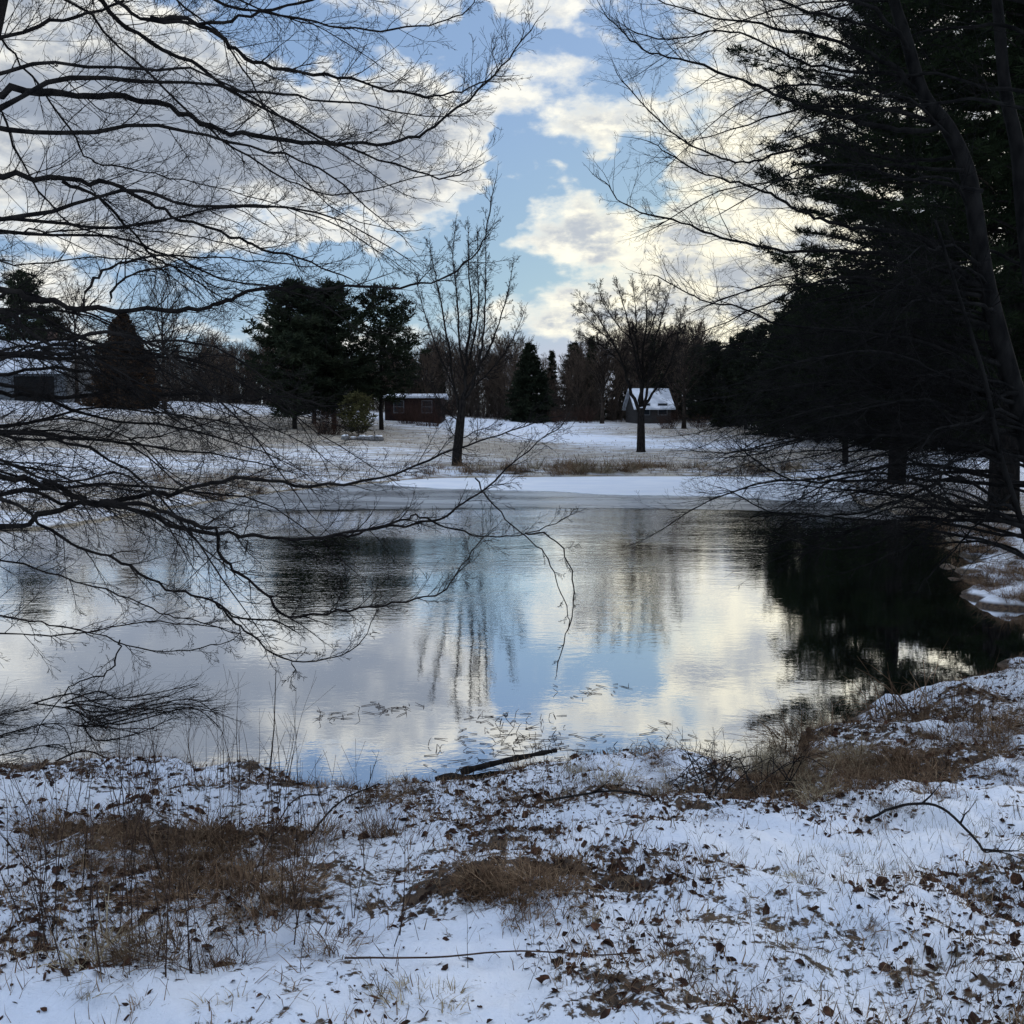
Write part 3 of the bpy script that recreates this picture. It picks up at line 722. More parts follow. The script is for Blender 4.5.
p = at(122, 315, 93); g = hz(p.x, 93)
t = pine('leafy_tree', (p.x, 93, g), p.z - g, 4.3, 88, z0=.02, nwh=26, per=10, csz=.45, nb=9, shape='spruce', mats=('bark_far', 'oak_leaf'), wd=.16); tag(t, 'dense cone shaped tree still holding brown leaves beside the grey house', 'tree')
t = pine('shrub', pz(358, 418, 72), 2.7, 1.5, 89, z0=.02, nwh=9, per=7, csz=.42, nb=7, dens=.7, shape='globe', mats=('bark_far', 'needle_olive'), wd=.1); tag(t, 'olive green bushy evergreen in front of the pine clump', 'shrub')
# conifers of the wood
cps = [pine('conifer', (0, 0, 0), 12, 2.9, 91, z0=.03, nwh=20, per=7, csz=.6, nb=8, wd=.12), pine('conifer', (0, 0, 0), 12, 2.6, 92, z0=.03, nwh=20, per=7, csz=.55, nb=8, shape='spruce', wd=.13), pine('conifer', (0, 0, 0), 12, 3.4, 93, z0=.05, nwh=20, per=7, csz=.6, nb=8, wd=.12)]
cl = [(700,352,105),(716,345,98),(732,340,95),(748,333,90),(765,328,84),(780,312,78),(800,300,74),(822,296,70),(845,300,72),(868,290,66),(892,285,64),(915,285,62),(940,285,60),(965,285,58),(990,280,56),(1018,280,54),
      (740,350,110),(790,320,95),(835,310,90),(880,300,85),(930,300,82),(980,290,80),(1030,290,70)]
for k, (px, ty, Y) in enumerate(cl):
    p = at(px, ty + q.uniform(-5, 5), Y); g = hz(p.x, Y)
    put(cps, (0, 2, 1)[k % 3], (p.x, Y, g), (p.z - g) / 12, q.uniform(0, 6.28), 'one of the dark evergreens in the dense stand along the right side of the meadow', 'evergreen', 'evergreens right of the meadow', 1.15)
for k, (px, ty, Y, lab) in enumerate([(425,352,112,''),(440,362,118,''),(410,358,120,''),(575,345,125,''),(592,338,120,''),(648,338,112,''),(672,340,114,''),(552,352,130,''),(495,358,125,''),(250,352,118,''),(232,358,120,''),(205,350,116,''),(100,345,125,''),(150,352,122,''),(470,365,128,''),(620,352,128,'')]):
    p = at(px, ty, Y); g = hz(p.x, Y)
    put(cps, k % 3, (p.x, Y, g), (p.z - g) / 12, q.uniform(0, 6.28), 'one of the scattered dark evergreens among the bare trees of the wood', 'evergreen', 'evergreens in the wood', .95)

# red twiggy shrubs
def shrub(name, loc, Ht, rad, n, mat, seed, lab, cat='shrub', group=None, r=.012):
    q = random.Random(seed); root = empty(name, loc); mb = MB()
    for k in range(n):
        a = q.uniform(0, 6.28); rr_ = rad * math.sqrt(q.random()) * .4; p = Vector((math.cos(a) * rr_, math.sin(a) * rr_, -.05))
        d = Vector((math.cos(a) * rr_ / rad * 1.6, math.sin(a) * rr_ / rad * 1.6, 1)).normalized()
        twig(mb, p, d, Ht * q.uniform(.7, 1.1), r, 1, q, up=.1, wig=.15, rmin=r * .4)
    mb.build('stems', mat, root); return tag(root, lab, cat, group)
shrub('shrub', pz(328, 425, 72), 1.7, 2.0, 160, M['red_twig'], 101, 'low mound of reddish brown twigs in front of the pine clump')
shrub('shrub', pz(428, 412, 88), 3.0, 2.4, 150, M['red_twig'], 102, 'reddish bare shrub right of the red house')
for k, (px, Y, h) in enumerate([(668, 92, 1.7), (698, 94, 1.3), (560, 98, 1.5), (585,102,1.8)]):
    shrub('shrub', pz(px, 425, Y), h, 1.6, 80, M['red_twig'], 103 + k, ['low brown brush below the snow roofed cottage', 'low brown brush at the foot of the bare tree right of the cottage', 'low brown brush left of the small bare tree', 'brown brush beside the small bare tree'][k])

# ------------------------------------------------------------------ houses
def house(name, loc, w, d, wall, ridge, matw, lab, rz=0, garage=False, chimney=False, front='eave'):
    root = empty(name, loc, rz); x = w / 2; y = d / 2
    mb = MB(); mb.box(-x, x, -y, y, -.5, wall)
    b0 = len(mb.v); mb.v += [(-x,-y,wall),(-x,y,wall),(-x,0,ridge),(x,-y,wall),(x,y,wall),(x,0,ridge)]; mb.f += [(b0,b0+2,b0+1),(b0+3,b0+4,b0+5)]
    mb.build('wall', matw, root)
    rf = MB(); ov = .35; th = .16
    for s in (-1, 1):
        sl = (ridge - wall) / y; ye = s * (y + ov); ze = wall - ov * sl
        a = [(-x-ov, ye, ze), (x+ov, ye, ze), (x+ov, 0, ridge), (-x-ov, 0, ridge)]
        a = [(p[0], p[1], p[2] + .03) for p in a]; u = [(p[0], p[1], p[2] + th) for p in a]
        b0 = len(rf.v); rf.v += a + u
        for f in ((0,3,2,1),(4,5,6,7),(0,1,5,4),(1,2,6,5),(3,0,4,7)): rf.f.append(tuple(b0 + i for i in f))
    r = rf.build('roof', M['shingle'], root)
    if chimney:
        c = MB(); c.box(x*.4, x*.4+.7, .3, 1.0, ridge-.8, ridge+1.2); c.build('chimney', M['brick'], r)
    nwin = max(2, int(w / 2.6)); 
    for k in range(nwin):
        cx = -x + w * (k + .5) / nwin
        if garage and k in (nwin // 2, nwin // 2 + 1): continue
        fr_ = MB()
        for (a0,a1,c0,c1) in ((-.5,-.42,.9,2.1),(.42,.5,.9,2.1),(-.42,.42,2.02,2.1),(-.42,.42,.9,.98),(-.42,.42,1.47,1.53)): fr_.box(cx+a0, cx+a1, -y-.06, -y+.02, c0, c1)
        f = fr_.build('window', M['siding'], root); pn_ = MB(); pn_.box(cx-.42, cx+.42, -y-.03, -y+.02, .98, 2.02); pn_.build('pane', M['glass'], f)
    if garage:
        gm_ = MB(); cx = -x + w * (nwin // 2 + 1) / nwin; gm_.box(cx-1.9, cx+1.9, -y-.05, -y+.05, -.3, 2.15); gm_.build('opening_shade', M['open_shade'], root)  # near-black slab on the wall; its colour stands in for the unlit garage interior
    tag(root, lab, 'house'); return root
p = pz(40, 398, 99); house('house', p + Vector((-1.5, 0, -.1)), 11.5, 8, 2.6, 5.6, M['siding'], 'grey sided house with snowy roof and dark garage opening behind the branches at the left', garage=True, chimney=True)
p = pz(416, 412, 96); house('house', p + Vector((0, 0, -.3)), 5.2, 6, 2.3, 2.6, M['red_wood'], 'low dark red house with a snow lined roof edge right of the pine clump')
p = pz(648, 420, 104); house('house', p + Vector((0, 0, -.1)), 3.6, 4.6, 1.7, 3.5, M['dark_wall'], 'small cottage with bright snowy roof behind the fan shaped tree', rz=.12)
shrub('shrub', pz(407, 414, 90), 1.9, 1.7, 130, M['red_twig'], 109, 'dark twiggy shrub in front of the red house')
# stone heap with snow
def blob(mb, c, r, q, flat=.7, n=1):
    import bmesh
    bm = bmesh.new(); bmesh.ops.create_icosphere(bm, subdivisions=2, radius=1)
    b0 = len(mb.v); k = Vector((q.uniform(.8,1.3), q.uniform(.8,1.2), flat))
    for v in bm.verts:
        s = r * (1 + q.uniform(-.12, .12)); mb.v.append((c.x + v.co.x * s * k.x, c.y + v.co.y * s * k.y, c.z + v.co.z * s * k.z))
    for f in bm.faces: mb.f.append(tuple(b0 + v.index for v in f.verts))
    bm.free()
q2 = random.Random(8)
g = pz(362, 426, 68)
for k in range(5):
    rk = empty('boulder', (g.x + (k - 2) * .55, g.y + q2.uniform(-.3, .3), g.z + .1))
    mb = MB(); s = q2.uniform(.22, .4); blob(mb, Vector((0,0,0)), s, q2); mb.build('rock', M['stone'], rk)
    mb = MB(); blob(mb, Vector((0,0,s*.55)), s * .8, q2, .3); mb.build('snow_cap', M['snow_cap'], rk)
    tag(rk, 'snow capped grey boulder in the little heap in front of the olive shrub', 'boulder', 'boulders in front of the olive shrub')

# ------------------------------------------------------------------ near bank: tufts, stems, leaves, sticks
def tuft_mesh(seed, n, h, spread_, w=.0028, droop=.6, name='blades'):
    q = random.Random(seed); mb = MB(); lean = Vector((q.uniform(-.6, .6), q.uniform(-.6, .6), 0)); cs = [Vector((q.gauss(0, .3), q.gauss(0, .3), 0)) * spread_ for _ in range(4)]
    for k in range(n):
        a = q.uniform(0, 6.28); r0 = spread_ * .35 * math.sqrt(q.random()); p = Vector((math.cos(a) * r0, math.sin(a) * r0, -.01)) + q.choice(cs)
        L = h * (q.uniform(.25, .7) if q.random() < .6 else q.uniform(.6, 1.15)); d = (Vector((math.cos(a) * q.uniform(.05, 1.1), math.sin(a) * q.uniform(.05, 1.1), 1)) + lean * q.uniform(.2, 1.4)).normalized()
        s = d.cross(Vector((0, 0, 1)));
        if s.length < .01: s = Vector((1, 0, 0))
        s = (s.normalized() + rvec(q) * .6).normalized() * w * q.uniform(.6, 1.3)
        pts = []; dd = d.copy(); c = p.copy()
        dr = droop * q.uniform(.2, 1.3)
        for j in range(5):
            pts.append(c.copy()); dd = (dd + Vector((d.x * .25, d.y * .25, -dr * .35)) * 1.0 + rvec(q) * (.12 if q.random() < .8 else .8)).normalized(); c = c + dd * L / 4; c.z = max(c.z, -.01)
        b0 = len(mb.v)
        for j, c in enumerate(pts):
            ww = s * (1 - .8 * j / 4); mb.v += [tuple(c - ww), tuple(c + ww)]
        for j in range(4): mb.f.append((b0 + 2*j, b0 + 2*j + 1, b0 + 2*j + 3, b0 + 2*j + 2))
    return mb.mesh(name)
tufts = {'small': [tuft_mesh(200 + k, 90, .13, .16) for k in range(3)], 'mid': [tuft_mesh(210 + k, 260, .26, .34, droop=1.1) for k in range(3)],
         'big': [tuft_mesh(220 + k, 420, .37, .46, droop=.9) for k in range(3)], 'reed': [tuft_mesh(230 + k, 90, .9, .9, w=.012, droop=.15) for k in range(3)]}
for kk in tufts:
    for m_ in tufts[kk]: m_.materials.append(M['dry_grass'])
pale = {kk: [m_.copy() for m_ in v] for kk, v in tufts.items()}
for kk in pale:
    for m_ in pale[kk]: m_.materials.clear(); m_.materials.append(M['dry_grass_pale'])
q = random.Random(41)
def tuft(px, py, kind, lab, group=None, sc=1.0, src=tufts, name='grass_tuft', cat='grass tuft'):
    g = ground(px, py)
    for _ in range(30):
        if float(pond_sd(np.array([g.x]), np.array([g.y]))[0]) > -.02 * (g.y > 12) - (.10 if g.y <= 12 else 0): break
        px, py = px + (6 if g.y > 12 and px > 820 else 0), py + ((-1 if px < 820 else 0) if g.y > 12 else 2); g = ground(px, py)
    o = link(name, q.choice(src[kind]), None, None, g + Vector((0, 0, -.01)))
    o.rotation_euler = (q.uniform(-.15, .15), q.uniform(-.15, .15), q.uniform(0, 6.28)); s = sc * q.uniform(.85, 1.15); o.scale = (s, s, s * q.uniform(.8, 1.15))
    return tag(o, lab, cat, group)
tuft(128, 972, 'big', 'stocky upright tuft of dry grass nearest the viewer at the lower left', sc=.62)
tuft(124, 955, 'mid', 'pale straw leaning on the stocky grass tuft at the lower left', sc=.8, src=pale)
tuft(208, 970, 'mid', 'small leafy brown tuft right of the stocky tuft at the lower left', sc=.5)
tuft(380, 838, 'big', 'dome shaped tawny tuft alone in the snow near the middle of the shore', sc=.8)
tuft(372, 800, 'mid', 'flat tawny tuft by the water just behind the dome shaped tuft', sc=.9)
tuft(968, 720, 'big', 'largest hanging tuft of brown grass on the water edge at the right', sc=1.5)
tuft(808, 745, 'big', 'brown tuft on the water edge where the shore turns at the right', sc=1.1)
tuft(340, 950, 'mid', 'matted brown tuft with dead leaves at the lower middle left', sc=.75)
for k in range(14): tuft(q.gauss(235, 62), q.gauss(880, 26), 'big' if k % 2 else 'mid', 'one of the long brown tufts matted together in the left foreground', 'long brown tufts in the left foreground', .72)
for k in range(9): tuft(q.uniform(20, 130), q.gauss(845, 7), 'mid', 'one of the brown tufts in the strip at the far left of the bank', 'brown tufts at the left of the bank', .7)
for k in range(16): tuft(q.uniform(470, 570), q.gauss(893, 9), q.choice(['mid', 'small']), 'one of the rusty tufts standing close together at the centre of the bank', 'rusty tufts at the centre of the bank', .65)
for k in range(44): tuft(q.gauss(830, 70), q.gauss(775, 20), q.choice(['big', 'mid', 'mid']), 'one of the tan tufts massed on the right part of the shore', 'tan tufts on the right shore', .62, q.choice([tufts, tufts, tufts, tufts, pale]))
for k in range(16): tuft(q.uniform(880, 1030), q.uniform(725, 800), q.choice(['mid', 'small']), 'short tan grass tuft in the scattered snow at the upper right of the bank', 'short tan tufts at the right', .9)
for k in range(16): tuft(q.uniform(545, 680), q.uniform(768, 800), q.choice(['small', 'mid']), 'one of the tan tufts fringing the middle of the shore', 'tan tufts fringing the middle shore', .5, q.choice([tufts, pale]))
for k in range(10): tuft(q.uniform(150, 480), q.uniform(782, 792), 'small', 'one of the low tufts fringing the left part of the shore', 'low tufts fringing the left shore', .8)
for k in range(40): tuft(q.uniform(20, 1010), q.uniform(810, 1010), 'small', 'thin short grass tuft poking through the snow of the near bank', 'thin tufts poking through the snow', .6, q.choice([tufts, pale]))
for k in range(100):
    px = q.uniform(430, 800) if k % 3 else q.gauss(590, 40); 
    tuft(px, q.uniform(466, 475), 'reed', 'one of the tan reed clumps along the far shore below the fan shaped tree', 'reed clumps on the far shore', q.uniform(.4, 1.0), q.choice([tufts, tufts, pale]), 'reed_clump', 'reeds')
for k in range(24): tuft(q.uniform(150, 440), q.uniform(478, 500), 'reed', 'one of the brown reed clumps on the far left shore', 'reed clumps on the far left shore', .5, tufts, 'reed_clump', 'reeds')
for k in range(40): tuft(q.uniform(970, 1030), q.uniform(522, 604), q.choice(['big', 'mid']), 'dry tuft on the snowy point at the right edge under the arching twigs', 'dry tufts on the snowy point', .85)
for k in range(14): tuft(q.uniform(860, 1010), q.uniform(505, 560), 'reed', 'one of the brown reed clumps on the right bank under the arching twigs', 'reed clumps on the right bank', .5, tufts, 'reed_clump', 'reeds')

# tall dry weed stems
def weed(seed, h, lean=.15, br=5, r=.0036):
    q = random.Random(seed); mb = MB(); p = Vector((0, 0, -.02)); d = Vector((q.uniform(-lean, lean), q.uniform(-lean, lean), 1)).normalized()
    twig(mb, p, d, h, r, 1, q, up=.05, wig=.10, dens=br / 5, spread=(.35, .7), rmin=.0011); return mb.mesh('weed_stem')
wds = [weed(300 + k, .5 + .12 * (k % 4), br=(0, 2, 4, 5)[k % 4] + .1) for k in range(8)]
for m_ in wds: m_.materials.append(M['stem'])
def weedput(px, py, k, lab, group=None, sc=1.0, tilt=.12):
    g = ground(px, py); o = link('weed_stem', wds[k], None, None, g); o.rotation_euler = (q.uniform(-tilt, tilt), q.uniform(-tilt, tilt), q.uniform(0, 6.28)); o.scale = (sc, sc, sc)
    return tag(o, lab, 'weed stem', group)
for k in range(105): weedput(q.gauss(190, 110) if k % 3 else q.uniform(0, 340), q.uniform(800, 985), q.randrange(8), 'one of the tall thin dry weed stems standing in the left foreground', 'weed stems in the left foreground', q.uniform(.45, .95), .22)
for k in range(45): weedput(q.uniform(380, 1010), q.uniform(800, 1005), q.randrange(8), 'one of the short dry weed stems dotted over the middle and right of the bank', 'short weed stems over the bank', q.uniform(.2, .42), .3)
for k in range(22): weedput(q.uniform(130, 300), q.uniform(783, 792), q.randrange(8), 'one of the branching weed stems at the left water edge', 'weed stems at the left water edge', q.uniform(.5, .9), .2)
o = MB(); g = ground(268, 796); e = at(276, 668, g.y + .02); o.tube([g - g, (e - g) * .5 + Vector((.012, 0, 0)), e - g], [.0045, .0036, .0018], 5)
tag(o.build('weed_stem', M['stem'], None, g), 'tallest single dark stem standing at the water edge against the pond', 'weed stem')

# stems lying and fallen branches
def stick(pts, r0, r1, lab, mat='bark', name='fallen_branch', cat='fallen branch', tw=0, seed=1, lift=.015):
    P = [ground(a, c) + Vector((0, 0, l + lift)) for a, c, l in pts]; g = P[0].copy(); P = [p - g for p in P]; S = smooth_pts(P, 5); q = random.Random(seed)
    S = [s_ + rvec(q) * r0 * .35 for s_ in S]; mb = MB(); n = len(S); mb.tube(S, [r0 + (r1 - r0) * k / (n - 1) for k in range(n)], 7)
    for k in range(tw):
        i = q.randrange(n // 3, n - 1); d = (S[i + 1] - S[i]).normalized(); nd = (d + rvec(q) * .8 + Vector((0, 0, .3))).normalized(); twig(mb, S[i], nd, q.uniform(.1, .3), r1 * 1.1, 1, q)
    return tag(mb.build(name, M[mat], None, g, smooth=True), lab, cat)
stick([(866,829,.02),(900,822,.06),(935,824,.07),(965,840,.04),(985,856,.0)], .008, .006, 'arched dark fallen branch bowed over the snow at the right', tw=3, seed=4)
stick([(985,856,.0),(1000,862,.03),(1024,870,.02)], .004, .002, 'thin forked twig at the thick end of the arched fallen branch', name='fallen_twig', cat='twig', tw=4, seed=5)
stick([(545,808,.02),(575,806,.03),(615,804,.04),(650,803,.02)], .007, .005, 'straight dark stick lying in the snow just below the middle of the shore', tw=1, seed=6)
stick([(345,968,.01),(430,966,.01),(520,965,.012),(600,962,.01),(640,964,.01)], .0035, .0022, 'long thin pale stem lying level across the snow at the bottom centre', mat='stem', name='fallen_twig', cat='twig', seed=7)
stick([(310,845,.02),(340,825,.10),(380,808,.12)], .006, .003, 'stiff dark branch leaning up over the left grass towards the water', tw=3, seed=8)
stick([(320,800,.01),(290,850,.2),(245,905,.02)], .005, .002, 'slanting dark stem crossing the long brown tufts', mat='stem', name='fallen_twig', cat='twig', tw=3, seed=9)
for k in range(16):
    a = q.uniform(700, 800); c = q.uniform(783, 800); stick([(a, c, .0), (a + q.uniform(-25, 25), c - 6, .14), (a + q.uniform(-60, 60), c + q.uniform(-10, 6), .03)], .004, .002, 'one of the tangled dark twigs along the shore right of the centre', name='fallen_twig', cat='twig', tw=4, seed=400 + k)['group'] = 'tangled twigs on the shore'
q3 = random.Random(76)
# log in the shallows
g0 = Vector((*W(462, 776), .03)); g1 = Vector((*W(556, 757), .05))
mb = MB(); P = smooth_pts([Vector((0,0,0)), (g1-g0)*.3+Vector((0,.02,.0)), (g1-g0)*.65+Vector((0,-.01,.01)), g1-g0], 4); mb.tube(P, [.026 * q3.uniform(.75, 1.15) - .0008 * k for k in range(len(P))], 10)
tag(mb.build('log', M['bark'], None, g0, smooth=True), 'slim dark log lying half in the shallow water at the middle of the shore', 'log')
g0 = Vector((*W(436, 787), .04)); mb = MB(); mb.tube(smooth_pts([Vector((0,0,0)), Vector((.1,.02,.02)), Vector((.22,.0,.0))], 3), [.03]*7, 9)
tag(mb.build('log', M['bark'], None, g0, smooth=True), 'short stub of dark wood at the shore left of the slim log', 'log')

# water brush at the lower left: half drowned branches
q3 = random.Random(77)
br_lab = 'one of the dark half sunken branches spreading over the water at the lower left'
for k in range(13):
    x0, y0 = q3.uniform(-110, 130), q3.uniform(700, 766); p = Vector((*W(x0, y0), -.02)); Lx = q3.uniform(.5, 1.3)
    mb = MB(); zz = q3.uniform(.02, .12); P = [Vector((0,0,0)), Vector((Lx*.3, q3.uniform(-.3,.3), zz)), Vector((Lx*.65, q3.uniform(-.4,.5), zz * q3.uniform(.8, 1.5))), Vector((Lx, q3.uniform(-.5,.6), .02 + zz * q3.uniform(0, 1)))]
    S = smooth_pts(P, 4); mb.tube(S, [.008 - .0004 * j for j in range(len(S))], 5)
    for j in range(26):
        i = q3.randrange(2, len(S) - 1); d = (S[i+1]-S[i]).normalized(); ax = rvec(q3); ax.z = abs(ax.z) * .25
        twig(mb, S[i], (d + ax * .8).normalized(), q3.uniform(.2, .55), .0026, 1, q3, up=.02, wig=.25)
    tag(mb.build('sunken_branch', M['bark'], None, p), br_lab, 'branch', 'sunken branches at the lower left')

# floating reed bits: stuff
mb = MB()
for (px, py, sx, sy, n) in [(385,710,18,4,26),(340,716,16,3,14),(600,692,28,4,20),(525,735,18,8,40),(490,720,16,6,24),(560,745,50,8,40),(630,760,50,10,40),(680,750,30,12,26),(480,752,45,8,40),(730,770,25,10,26),(500,770,40,5,30)]:
    for k in range(n):
        x, y = W(q3.gauss(px, sx), q3.gauss(py, sy)); p = Vector((x, y, .004)); a = q3.uniform(0, 6.28); L = q3.uniform(.03, .16)
        up = q3.random() < .18; d = Vector((math.cos(a), math.sin(a), q3.uniform(.5, 1.6) if up else .03)).normalized()
        m_ = p + d * L * .55; e = m_ + (d + rvec(q3) * (.8 if up else .15) - Vector((0, 0, .8 if up else 0))).normalized() * L * .45; e.z = max(e.z, .003)
        mb.tube([p, m_, e], [.003, .0028, .0012], 3)
tag(mb.build('pond_weed', M['stem']), 'scattered dark bits of dead reed floating in the shallows', 'pond weed', kind='stuff')

# stubble poking through the snow + leaf litter : stuff
rg = np.random.RandomState(12)
def scatter(n, power=1.0, base=.1, ymax=10.5):
    y = 1.9 + (ymax - 1.9) * rg.rand(n * 6) ** 1.0; x = (rg.rand(n * 6) * 1.16 - .58) * y
    c = cover_at(x, y) + .75 * fbm(x, y, 1.7, 3, 12); sd = pond_sd(x, y); keep = (rg.rand(n * 6) < np.clip(base + power * (c - .15), .02, 1)) & (sd > -.03)
    x, y = x[keep][:n], y[keep][:n]; return x, y, height(x, y)
mb = MB(); x, y, z = scatter(26000, 1.3, .08, 15)
for a, c, h in zip(x, y, z):
    L = rnd.uniform(.02, .10) * (1.5 if rnd.random() < .12 else 1); d = Vector((rnd.uniform(-.8,.8), rnd.uniform(-.8,.8), 1)).normalized(); s = rvec(); s.z = 0
    if s.length < .1: continue
    s = s.normalized() * rnd.uniform(.0009, .0024); p = Vector((a, c, h - .008)); m_ = p + d * L * .6; e = m_ + (d + rvec() * .4).normalized() * L * .4
    b0 = len(mb.v); mb.v += [tuple(p - s), tuple(p + s), tuple(m_ + s * .8), tuple(m_ - s * .8), tuple(e)]; mb.f += [(b0, b0+1, b0+2, b0+3), (b0+3, b0+2, b0+4)]
tag(mb.build('grass', M['dry_grass']), 'short dry grass blades poking through the snow of the near bank', 'grass', kind='stuff')
mb = MB()
for k in range(6000):
    g_x = rnd.gauss(.42, .12); yy = rnd.uniform(2.2, 5.2) ; xx = g_x * yy + rnd.uniform(-.3, .3)
    mb.v
    L = rnd.uniform(.03, .09); mb.pt = None
    p = (xx, yy); 
    if k == 0: pts_ = []
    pts_.append((xx, yy, L))
A = np.array(pts_); keep = (fbm(A[:,0], A[:,1], 1.8, 2, 20) + rg.rand(len(A)) * .4 > .22); A = A[keep]; Hh = height(A[:,0], A[:,1])
for (a, c, L), h in zip(A, Hh):
    d = Vector((rnd.uniform(-.7,.7), rnd.uniform(-.7,.7), 1)).normalized(); s = rvec(); s.z = 0; s = s * .0011; p = Vector((a, c, h - .006)); m_ = p + d * L * .6; e = m_ + (d + rvec() * .5).normalized() * L * .4
    b0 = len(mb.v); mb.v += [tuple(p - s), tuple(p + s), tuple(m_ + s * .8), tuple(m_ - s * .8), tuple(e)]; mb.f += [(b0, b0+1, b0+2, b0+3), (b0+3, b0+2, b0+4)]
tag(mb.build('lawn_grass', M['green_grass']), 'thin greenish lawn grass showing through the snow at the lower right', 'grass', kind='stuff')
mb = MB(); x, y, z = scatter(18000, 1.6, .04)
for a, c, h in zip(x, y, z):
    L = min(.038, .0095 * math.exp(rnd.gauss(0, .55))); w = L * rnd.uniform(.35, .75)
    u = rvec(); u.z *= .45; u.normalize(); nrm = (Vector((0,0,1)) + rvec() * 1.2).normalized(); v = nrm.cross(u).normalized(); cu = rnd.uniform(-.3, 1.1)
    p = Vector((a, c, h + L * .22)); b0 = len(mb.v)
    for (s, ww, lift) in ((-1,.15,.0),(-.45,.9,.0),(.25,1.0,.0),(1,.1,.1)):
        for side in (-1, 0, 1):
            mb.v.append(tuple(p + u * L * s + v * w * ww * side * rnd.uniform(.75, 1.1) + nrm * (cu * w * ww * abs(side) + lift * L + rnd.uniform(-.08,.08) * L)))
    for j in range(3):
        for k in range(2): i0 = b0 + j * 3 + k; mb.f.append((i0, i0 + 1, i0 + 4, i0 + 3))
tag(mb.build('leaf_litter', M['leaf']), 'curled dead brown leaves strewn over the snow of the near bank', 'leaf litter', kind='stuff')
# bent, matted grass lying on and in the snow
mb = MB(); n = 44000; yy = 1.9 + 10 * rg.rand(n); xx = (rg.rand(n) * 1.16 - .58) * yy; c = cover_at(xx, yy) + .35 * fbm(xx, yy, 3.0, 3, 44); sd = pond_sd(xx, yy)
keep = (sd > -.05) & ((rg.rand(n) < np.clip(c * 1.5 - .42, .0, 1)) | ((sd < .35) & (rg.rand(n) < .6))); xx, yy = xx[keep], yy[keep]; zz = height(xx, yy)
for a, c, h in zip(xx, yy, zz):
    L = rnd.uniform(.03, .15); t = rnd.gauss(.6, 1.1); d = Vector((math.cos(t), math.sin(t), rnd.uniform(.05, .7))).normalized(); s_ = Vector((-d.y, d.x, 0)).normalized() * rnd.uniform(.0009, .0020)
    p = Vector((a, c, h - .004)); m_ = p + d * L * .5; e = m_ + (d + rvec() * .5 + Vector((0, 0, -.5))).normalized() * L * .5; e.z = max(e.z, h - .01)
    b0 = len(mb.v); mb.v += [tuple(p - s_), tuple(p + s_), tuple(m_ + s_), tuple(m_ - s_), tuple(e)]; mb.f += [(b0, b0+1, b0+2, b0+3), (b0+3, b0+2, b0+4)]
tag(mb.build('matted_grass', M['dry_grass']), 'bent brown grass matted over the snow of the near bank', 'grass', kind='stuff')
# stubble of the far meadow and far bank
mb = MB(); n = 22000; yy = 24 + 70 * rg.rand(n) ** 1.3; xx = (rg.rand(n) * 1.2 - .6) * yy; c = cover_at(xx, yy) + .25 * fbm(xx, yy, .5, 2, 3); sd = pond_sd(xx, yy)
keep = (sd > .1) & ((rg.rand(n) < np.clip(c * 1.1 - .1, .03, 1)) | ((sd < 5) & (rg.rand(n) < .8))); xx, yy, sd = xx[keep], yy[keep], sd[keep]; zz = height(xx, yy)
for a, c, h, s_ in zip(xx, yy, zz, sd):
    for j in range(2):
        L = rnd.uniform(.06, .2) * (1.8 if s_ < 4 else .8); w = .008 * c / 40; p = Vector((a + rnd.uniform(-.1,.1), c, h - .02)); d = Vector((rnd.uniform(-.5,.5), rnd.uniform(-.5,.5), 1)); b0 = len(mb.v)
        mb.v += [tuple(p - Vector((w,0,0))), tuple(p + Vector((w,0,0))), tuple(p + d * L)]; mb.f.append((b0, b0+1, b0+2))
tag(mb.build('meadow_grass', M['dry_grass']), 'dry stubble grass over the far bank and meadow', 'grass', kind='stuff')

# ------------------------------------------------------------------ sky
SUN_AZ, SUN_EL = R(44), R(15)
w = bpy.data.worlds.new('World'); scn.world = w; w.use_nodes = True; nt = w.node_tree; N = nt.nodes; Lk = nt.links
bg = N['Background']; bg.inputs[1].default_value = .12
sky = N.new('ShaderNodeTexSky'); sky.sky_type = 'NISHITA'; sky.sun_disc = False; sky.sun_elevation = SUN_EL; sky.sun_rotation = SUN_AZ; sky.ozone_density = 2.5; sky.air_density = 1.0; sky.dust_density = .6
tc = N.new('ShaderNodeTexCoord'); sp = N.new('ShaderNodeSeparateXYZ'); Lk.new(tc.outputs['Generated'], sp.inputs[0])
X_, Y_, Z_ = sp.outputs
az = MA('ARCTAN2', X_, Y_); el = MA('ARCSINE', Z_)
def wnoise(scale, detail, rough, st, loc=(0,0,0), dist=0):
    cb = N.new('ShaderNodeCombineXYZ'); Lk.new(az, cb.inputs[0]); Lk.new(el, cb.inputs[1])
    mp = N.new('ShaderNodeMapping'); mp.inputs['Scale'].default_value = st; mp.inputs['Location'].default_value = loc
    n = N.new('ShaderNodeTexNoise'); n.inputs['Scale'].default_value = scale; n.inputs['Detail'].default_value = detail; n.inputs['Roughness'].default_value = rough; n.inputs['Distortion'].default_value = dist
    Lk.new(cb.outputs[0], mp.inputs[0]); Lk.new(mp.outputs[0], n.inputs['Vector']); return n
nw = wnoise(8, 4, .6, (1, 1.4, 1), (3, 1, 0)); sepc = N.new('ShaderNodeSeparateColor'); Lk.new(nw.outputs[1], sepc.inputs[0])
azw = MA('ADD', az, MA('MULTIPLY', MA('SUBTRACT', sepc.outputs[0], .5), .17)); elw = MA('ADD', el, MA('MULTIPLY', MA('SUBTRACT', sepc.outputs[1], .5), .12))
nf2 = wnoise(20, 5, .62, (1, 2.0, 1), (17, 5, 0)).outputs[0]
